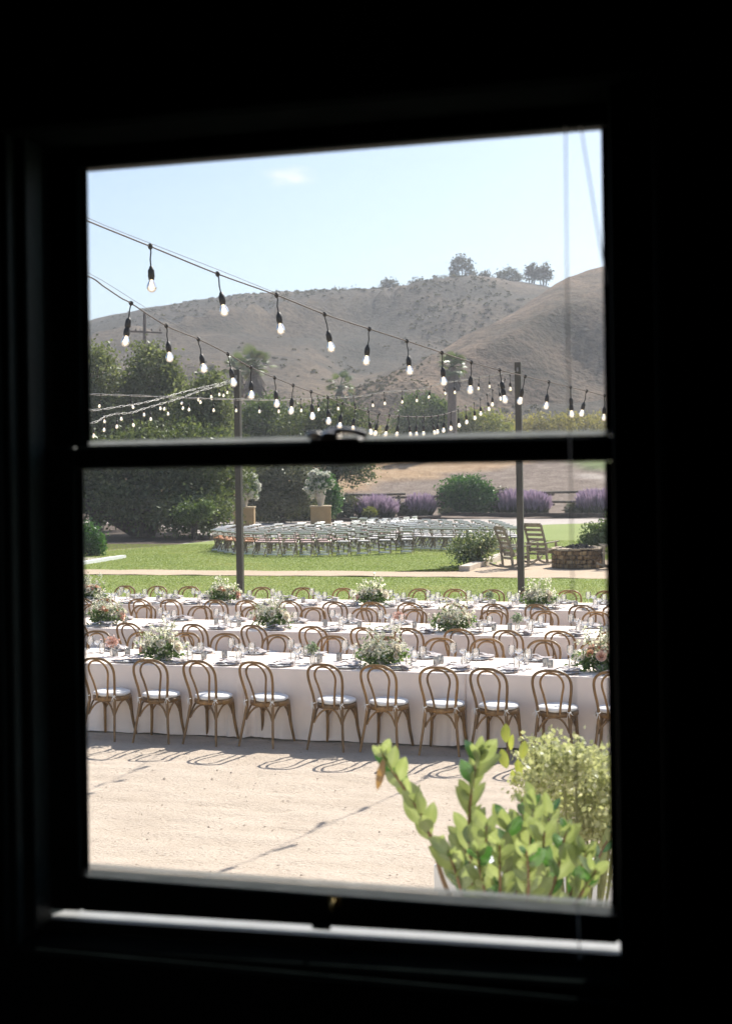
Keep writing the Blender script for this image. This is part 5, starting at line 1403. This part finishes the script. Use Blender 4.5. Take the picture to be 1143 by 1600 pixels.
M['pinkpetal'] = leafmat('pink_petal', [(0, (0.35, 0.2, 0.12)), (.4, (0.62, 0.4, 0.33)), (1, (0.76, 0.6, 0.54))], .35, .0, tcol=(1, .9, .88))
M['sageleaf'] = leafmat('sage_leaf', [(0, (0.12, 0.18, 0.09)), (1, (0.5, 0.56, 0.42))], .35, .0, tcol=(1, 1, .85))
SPK, SGN = sprig_mesh(1, M['pinkpetal']), sprig_mesh(2, M['sageleaf'])
for rn, px, fy, me, lab in (('front', 176, .62, SPK, 'small vase of pale pink blossom near the left end of the front table'), ('front', 488, .42, SGN, 'small vase of sage-green sprigs in the middle of the front table'),
                            ('middle', 624, .6, SPK, 'small vase of pale pink blossom in the middle of the middle table'), ('middle', 808, .55, SGN, 'small vase of sage-green sprigs right of the leafy centrepiece, middle table'),
                            ('back', 766, .5, SGN, 'small vase of pale sprigs left of the right light post, back table')):
    r_ = [q for q in ROWS if q['n'] == rn][0]; y = r_['y'] + fy; p = onY(px, 1000, y)
    t = empty('bud_vase', (p[0], y, TAB_H + .002), 0, lab, 'vase', 'small bud vases on the tables'); mobj('vase', VASE, t)
    mobj('blossom', me, t); mb = MB()
    for k in range(5): mb.tube([(0, 0, .03), (.01 * math.cos(k), .01 * math.sin(k), .1), (.04 * math.cos(k * 1.3), .04 * math.sin(k * 1.3), .17)], .0015, 3)
    mb.obj('stem', M['greenleaf'], t)

# ================================================================== light posts and strings of lights
LP = base_at(373, 27.6); LPt = dep(368, 578, 27.6)
RPb = base_at(811, 27.2); RPt = dep(803.5, 566, 27.2)
for b_, tpz, lab in ((LP, LPt, 'left dark square light post rising behind the back table'), (RPb, RPt, 'right dark square light post rising behind the back table, strings tied to its top')):
    t = empty('light_post', (b_[0], b_[1], 0), 0, lab, 'light post', 'light posts between tables and lawn')
    m_ = MB(); m_.box(-.062, .062, -.062, .062, -.1, tpz[2], 0, .008); m_.obj('post', M['post'], t)
    m_ = MB(); m_.tube([(.0, -.07, tpz[2] - .15), (.0, -.10, tpz[2] - .15), (0, -.12, tpz[2] - .17), (0, -.1, tpz[2] - .19)], .008, 5); m_.box(-.02, .02, -.07, -.0625, tpz[2] - .19, tpz[2] - .11); m_.obj('eye_hook', M['guy'], t)
SOCK = MB(); SOCK.tube([(0, 0, .0), (.004, .0, -.03), (-.004, 0, -.07), (0, 0, -.115)], .0042, 5)
SOCK.lathe([(.0, -.105), (.009, -.108), (.012, -.12), (.0185, -.13), (.0195, -.165), (.017, -.168), (.017, -.18), (.0, -.18)], 10)
SOCK.lathe([(.0, .017), (.012, .012), (.014, -.004), (.008, -.016), (.0, -.018)], 8)
SOCK = SOCK.mesh('socket', M['rubber'])
SOCKL = MB(); SOCKL.tube([(0, 0, .0), (.003, .0, -.05), (0, 0, -.1)], .0042, 5)
SOCKL.lathe([(.0, -.09), (.009, -.095), (.019, -.11), (.0195, -.15), (.015, -.155), (.015, -.162), (.0205, -.17), (.0205, -.2), (.017, -.21), (.0, -.21)], 10); SOCKL.lathe([(.0, .017), (.014, .01), (.014, -.008), (.0, -.018)], 8)
SOCKL = SOCKL.mesh('socket', M['rubber'])
def bulb_mesh(z0):
    b = MB(); b.lathe([(.0135, z0), (.0155, z0 - .008), (.0225, z0 - .022), (.0265, z0 - .036), (.0265, z0 - .046), (.022, z0 - .058), (.012, z0 - .067), (.0, z0 - .07)], 12)
    b.tube([(-.005, 0, z0 - .002), (-.007, 0, z0 - .025), (-.006, 0, z0 - .045), (0, 0, z0 - .052), (.006, 0, z0 - .045), (.007, 0, z0 - .025), (.005, 0, z0 - .002)], .0026, 5, mi=1)
    return b.mesh('bulb', M['bulbglass'], M['filament'])
M['filament'], _n, _l, _o = nt('lit_filament')
_e = _n.new('ShaderNodeEmission'); _e.inputs['Color'].default_value = (1, .72, .42, 1); _e.inputs['Strength'].default_value = 3.0; _l.new(_e.outputs[0], _o.inputs['Surface'])
BULB, BULBL = bulb_mesh(-.18), bulb_mesh(-.21)
def Dint(tab, x):
    return float(np.interp(x, [a for a, _ in tab], [b for _, b in tab]))
def strand(label, wire, bulbs, dtab, wm, wr=.0065, long_=(), guy=None, bs=1.0, twist=False):
    P = [dep(x, y, Dint(dtab, x)) for x, y in wire]
    t = empty('string_of_lights', P[len(P) // 2], 0, label, 'string lights', 'strings of bulbs over the banquet tables')
    O = np.array(t.location)
    sp = smooth_path([tuple(p - O) for p in P], 6)
    m_ = MB()
    if twist:
        for s_ in (-1, 1):
            m_.tube([p + Vector((0, .012 * s_ * math.cos(i * 1.1), .014 * s_ * math.sin(i * 1.1))) for i, p in enumerate(sp)], wr, 5)
    else: m_.tube(sp, wr, 6)
    m_.obj('cable', wm, t)
    if guy:
        m_ = MB(); m_.tube(smooth_path([tuple(dep(x, y, Dint(dtab, x)) - O) for x, y in guy], 4), .0022, 4); m_.obj('support_wire', M['guy'], t)
    xs = np.array([p[0] for p in wire]); ys = np.array([p[1] for p in wire]); o_ = np.argsort(xs)
    # the cable as built, for hanging the bulbs on it
    SP = np.array([tuple(p) for p in sp]) + O
    rel = SP - CAMP; dd = rel @ FWD; sx = 571.5 + FPX * (rel @ RGT) / dd
    for k, b in enumerate(bulbs):
        i = int(np.argmin(np.abs(sx - b))); p = SP[i]
        if i + 1 < len(SP) and abs(sx[i + 1] - sx[i - 1]) > 1e-6:
            j = i + 1 if (b - sx[i]) * (sx[min(i + 1, len(SP) - 1)] - sx[i]) > 0 else max(i - 1, 0)
            f = (b - sx[i]) / (sx[j] - sx[i]) if abs(sx[j] - sx[i]) > 1e-6 else 0; p = SP[i] + (SP[j] - SP[i]) * max(0, min(1, f))
        L_ = k in long_
        s_ = mobj('socket', SOCKL if L_ else SOCK, t, loc=p - O, rot=(rnd.gauss(0, .13), rnd.gauss(0, .13), rnd.uniform(0, 6)), scale=bs)
        mobj('bulb', BULBL if L_ else BULB, s_)
    return t
ab = [235, 340, 432, 507, 577, 635.5, 690, 736, 780, 820, 857, 891, 916, 944]
atab = [(-60, 7.1)] + [(x, 9.1 + .56 * i) for i, x in enumerate(ab)] + [(1100, 20.5)]
strand('nearest string of big bulbs, sloping down from the upper left across the hill', [(-60, 258), (60, 312), (134, 344), (235, 385), (340, 428), (432, 461), (507, 491), (577, 514), (636, 533), (690, 551), (736, 566), (780, 578), (820, 588), (858, 597), (891, 605), (916, 611), (944, 618), (1000, 630), (1100, 650)],
       ab, atab, M['wire'], .0054, (8, 11), bs=1.22, guy=[(-60, 248), (134, 339), (235, 380), (340, 421), (432, 458), (520, 490)])
bb = [205, 260, 310, 356, 392, 429, 458, 486, 512, 535, 555, 575, 592, 608, 623, 637, 650, 662, 673, 684, 694, 704, 715, 727, 740, 750, 760, 769, 778, 788, 796]
btab = [(20, 7.8), (134, 9.8), (205, 11), (260, 11.7), (392, 13.4), (535, 16.3), (640, 20.5), (720, 24.4), (803, 27.1)]
strand('second string of bulbs, dipping from the left window edge and rising to the right post', [(20, 395), (134, 430), (163, 448), (190, 466), (205, 474), (260, 509), (310, 530), (356, 553), (392, 574), (429, 590), (458, 602), (486, 612), (512, 621), (535, 630), (556, 637), (576, 643), (600, 648), (640, 651), (680, 650), (712, 642), (740, 630), (765, 613), (785, 595), (803, 581)],
       bb, btab, M['wire'], .0054, (0,), bs=1.27, guy=[(20, 385), (134, 424), (230, 482), (310, 527)])
eb = [158, 204, 248, 294, 333, 368, 405, 437, 470, 497, 526, 552, 581, 600, 628, 652, 673, 690, 709, 748, 764]
etab = [(20, 24.0), (803, 27.05)]
strand('level pale string of small bulbs running behind the left post to the right post', [(20, 613), (140, 616), (205, 618), (300, 622), (370, 624), (437, 625), (500, 622), (555, 620), (600, 613), (650, 609), (690, 599), (730, 593), (765, 587), (804, 581)], eb, etab, M['wirepale'], .006, twist=True)
dtab = [(20, 20.0), (369, 27.4)]
strand('upper of two pale strings sagging left from the left post', [(366, 594), (345, 599), (305, 608), (274, 616), (247, 624), (216, 631), (189, 635), (143, 641), (60, 640)], [356, 343, 328, 308, 285, 258, 225, 190, 160], dtab, M['wirepale'], .0045, twist=True)
strand('lower of two pale strings sagging left from the left post', [(366, 596), (350, 601), (312, 611), (285, 621), (255, 630), (224, 639), (205, 645), (181, 647), (163, 652), (143, 661), (60, 672)], [350, 332, 312, 288, 262, 235, 205, 183, 165, 147], [(20, 19.0), (369, 27.45)], M['wirepale'], .0045, twist=True)

# ================================================================== shrubs and bench just outside the window
b_ = gp(677, 1378); b0 = dep(677, 1352, 8.3)
t = empty('white_bench', (b0[0] + 1.0, b0[1], 0), -.05, 'white painted bench glimpsed behind the leaves under the window', 'bench')
m_ = MB()
for k in range(4): m_.box(-1.0, 1.0, -.02 + .1 * k, .07 + .1 * k, b0[2] - .03, b0[2], 0, .004)
m_.obj('seat', M['whitepaint'], t)
m_ = MB(); m_.box(-1.0, 1.0, -.045, -.021, b0[2] - .16, b0[2] + .002, 0, .004); m_.obj('apron', M['whitepaint'], t)
for sx in (-.95, .95):
    for sy in (.0, .34): m_ = MB(); m_.box(sx - .035, sx + .035, sy - .02, sy + .04, 0, b0[2] - .031, 0, .004); m_.obj('leg', M['whitepaint'], t)

def big_leaf(seed, L, W, m):
    g = np.random.default_rng(seed); n = 7; V, F, T = [], [], []
    cup = g.uniform(.1, .3); bend = g.uniform(-.2, .3)
    for i in range(n):
        f = i / (n - 1); w = W / 2 * (math.sin(PI * min(1, f * .92 + .06)) ** .8) * (1 if f < 1 else .05)
        for q in (-1, -.5, 0, .5, 1):
            V.append((q * w, f * L, cup * abs(q) * w - bend * f * f * L + .02 * W * math.sin(f * 9 + q * 3))); T.append(.5 + (.18 if q == 0 else 0) + .1 * math.sin(f * 7))
    for i in range(n - 1):
        for j in range(4): F.append((i * 5 + j, i * 5 + j + 1, i * 5 + j + 6, i * 5 + j + 5))
    return np_mesh('leaf', V, F, m, np.clip(T, 0, 1), smooth=True)
M['bigleaf'] = leafmat('fresh_leaf', [(0, (0.14, 0.19, 0.065)), (.5, (0.26, 0.32, 0.13)), (1, (0.38, 0.44, 0.22))], .5, .07, .35, (1.15, 1.12, .75))
M['bigleaf2'] = leafmat('deep_leaf', [(0, (0.03, 0.1, 0.025)), (1, (0.08, 0.2, 0.05))], .35, .12, .25)
M['bigleaf3'] = leafmat('young_leaf', [(0, (0.2, 0.25, 0.05)), (1, (0.42, 0.42, 0.1))], .45, .05, .3)
M['greenstem'] = solid('green_stem', (0.16, 0.17, 0.06), .6, .25, 20, .1, .001)
M['redstem'] = solid('reddish_stem', (0.17, 0.1, 0.05), .6, .25, 20, .1, .001)
BL = [big_leaf(k, .084, .042, M['bigleaf']) for k in range(5)] + [big_leaf(10 + k, .08, .04, M['bigleaf2']) for k in range(2)]
BY = [big_leaf(20 + k, .06, .03, M['bigleaf3']) for k in range(2)]
def leafy_stem(t, pts, n, f0=.1, lsz=(.8, 1.25), deep=.2, flip=None):
    sp = smooth_path([tuple(p) for p in pts], 8); N = len(sp)
    m_ = MB(); m_.tube(sp, [.009 - .0065 * k / (N - 1) for k in range(N)], 6); m_.obj('stem', M['redstem'], t)
    for k in range(n):
        f = f0 + (1 - f0) * (k + .5) / n; i = min(N - 2, int(f * (N - 1))); p = sp[i]; d = (sp[i + 1] - sp[i]).normalized()
        a = k * 2.4 + rnd.uniform(-.4, .4)
        side = (Vector((math.cos(a), math.sin(a) * .6, 0)) + d * 1.1 + Vector((0, 0, .35))).normalized()
        zax = Vector((rnd.gauss(0, .35), -.75 + rnd.gauss(0, .3), .55)); zax = (zax - side * zax.dot(side)).normalized()
        xax = side.cross(zax)
        R = Matrix((xax, side, zax)).transposed()
        me = BL[rnd.randrange(5)] if rnd.random() > deep else BL[5 + rnd.randrange(2)]
        mobj('leaf', me, t, loc=p, rot=R.to_euler(), scale=rnd.uniform(*lsz) * (1 - .3 * max(0, f - .8) / .2))
# leafy shrub: stems surveyed from root to tip
SD = 4.1
rt = dep(790, 1700, SD); rt[2] = 0
sh = empty('leafy_shrub', rt, 0, 'fresh green shrub with big oval leaves on arching stems below the window', 'shrub')
def st(px_list, d0=SD, d1=SD): 
    n = len(px_list); return [dep(x, y, d0 + (d1 - d0) * k / (n - 1)) - rt for k, (x, y) in enumerate(px_list)]
leafy_stem(sh, st([(760, 1640), (720, 1450), (690, 1370), (668, 1295), (640, 1245), (613, 1205), (597, 1178)], 4.1, 3.95), 22, .42, (.75, 1.1), .12)
leafy_stem(sh, st([(765, 1640), (745, 1430), (735, 1340), (733, 1270), (742, 1200), (748, 1182)], 4.1, 4.0), 22, .4, (.85, 1.25), .08)
for k, (x0, x1, y1, dd) in enumerate(((770, 760, 1290, 4.9), (775, 700, 1330, 4.8), (780, 790, 1275, 5.0), (790, 815, 1248, 5.1), (800, 835, 1240, 5.0), (810, 862, 1255, 5.2), (795, 780, 1320, 4.7), (800, 745, 1330, 4.75),
                                      (815, 850, 1300, 4.8), (820, 885, 1290, 4.9), (830, 915, 1330, 4.9), (800, 720, 1310, 5.1), (812, 822, 1330, 4.6), (840, 930, 1360, 4.8))):
    leafy_stem(sh, st([(x0, 1640), ((x0 * .6 + x1 * .4) + rnd.uniform(-8, 8), 1470), ((x0 * .25 + x1 * .75) + rnd.uniform(-6, 6), (1400 + y1) / 2 + 15), (x1, y1)], 4.1, dd - .9), 18, .36, (.55, 1.25), .2)
# the brown withered leaf at the tip of the left stem
mobj('withered_leaf', big_leaf(31, .09, .022, M['deadleaf']), sh, loc=dep(599, 1186, 3.95) - rt, rot=(-1.5, .2, .3), scale=1.1)
# the flowering shrub behind it
rt2 = dep(900, 1700, 5.5); rt2[2] = 0
fs = empty('flowering_shrub', rt2, 0, 'feathery yellow-green flowering shrub behind the leafy one at the right', 'shrub')
M['flowersprig'] = leafmat('flower_sprig', [(0, (0.28, 0.31, 0.15)), (.4, (0.42, 0.44, 0.25)), (.75, (0.52, 0.53, 0.35)), (1, (0.74, 0.72, 0.6))], .5, .03, tcol=(1.1, 1.1, .75))
heads = [(845, 1185, 34), (880, 1200, 40), (920, 1210, 40), (955, 1225, 34), (830, 1225, 28), (870, 1240, 40), (910, 1255, 42), (948, 1270, 34), (860, 1160, 14), (915, 1165, 10), (945, 1300, 26), (990, 1250, 40), (935, 1365, 22), (955, 1330, 18), (835, 1170, 14), (900, 1185, 30), (940, 1195, 28), (925, 1295, 24), (955, 1275, 24), (890, 1290, 18)]
lob = []
for x, y, r in heads:
    D_ = 5.5 + rnd.uniform(-.25, .25); c = dep(x, y, D_) - rt2; s_ = r / pxm(D_)
    lob.append((c, (s_ * 1.05, s_, s_ * .8)))
    m_ = MB(); m_.tube(smooth_path([(rnd.uniform(-.08, .08), rnd.uniform(-.05, .05), -.02), (c[0] * .35 + rnd.uniform(-.04, .04), c[1] * .3, c[2] * .5), (c[0] * .8, c[1] * .8, c[2] * .82), tuple(c)], 4), [.006] * 12 + [.003], 5); m_.obj('stem', M['greenstem'], fs)
tag(foliage('flower_heads', lob, 7800, .023, 901, M['flowersprig'], fs, per=6, cr=.038, inner=.05, aspect=.7), kind='stuff')
for (x, y, s_) in ((790, 1160, 1.2), (797, 1172, 1.0), (792, 1200, 1.3), (812, 1212, 1.0), (815, 1185, 1.1), (806, 1225, .9)):
    mobj('leaf', rnd.choice(BY), fs, loc=dep(x, y, 5.4) - rt2, rot=(rnd.uniform(.9, 1.7), rnd.uniform(-.5, .5), rnd.uniform(-1, 1)), scale=s_ * 1.1)
leafy_stem(fs, [dep(x, y, 5.3) - rt2 for x, y in ((895, 1640), (905, 1450), (935, 1340), (965, 1290))], 12, .5, (.7, 1.0), .5)

# ================================================================== haze over the valley
m, n, l, out = nt('valley_haze')
pv = n.new('ShaderNodeVolumePrincipled'); pv.inputs['Density'].default_value = 0.0006; pv.inputs['Color'].default_value = (0.86, 0.9, 0.96, 1); pv.inputs['Anisotropy'].default_value = 0.2
l.new(pv.outputs[0], out.inputs['Volume'])
m_ = MB(); m_.box(-700, 620, -100, 640, -1.3, 105)
tag(m_.obj('haze', m), kind='stuff')
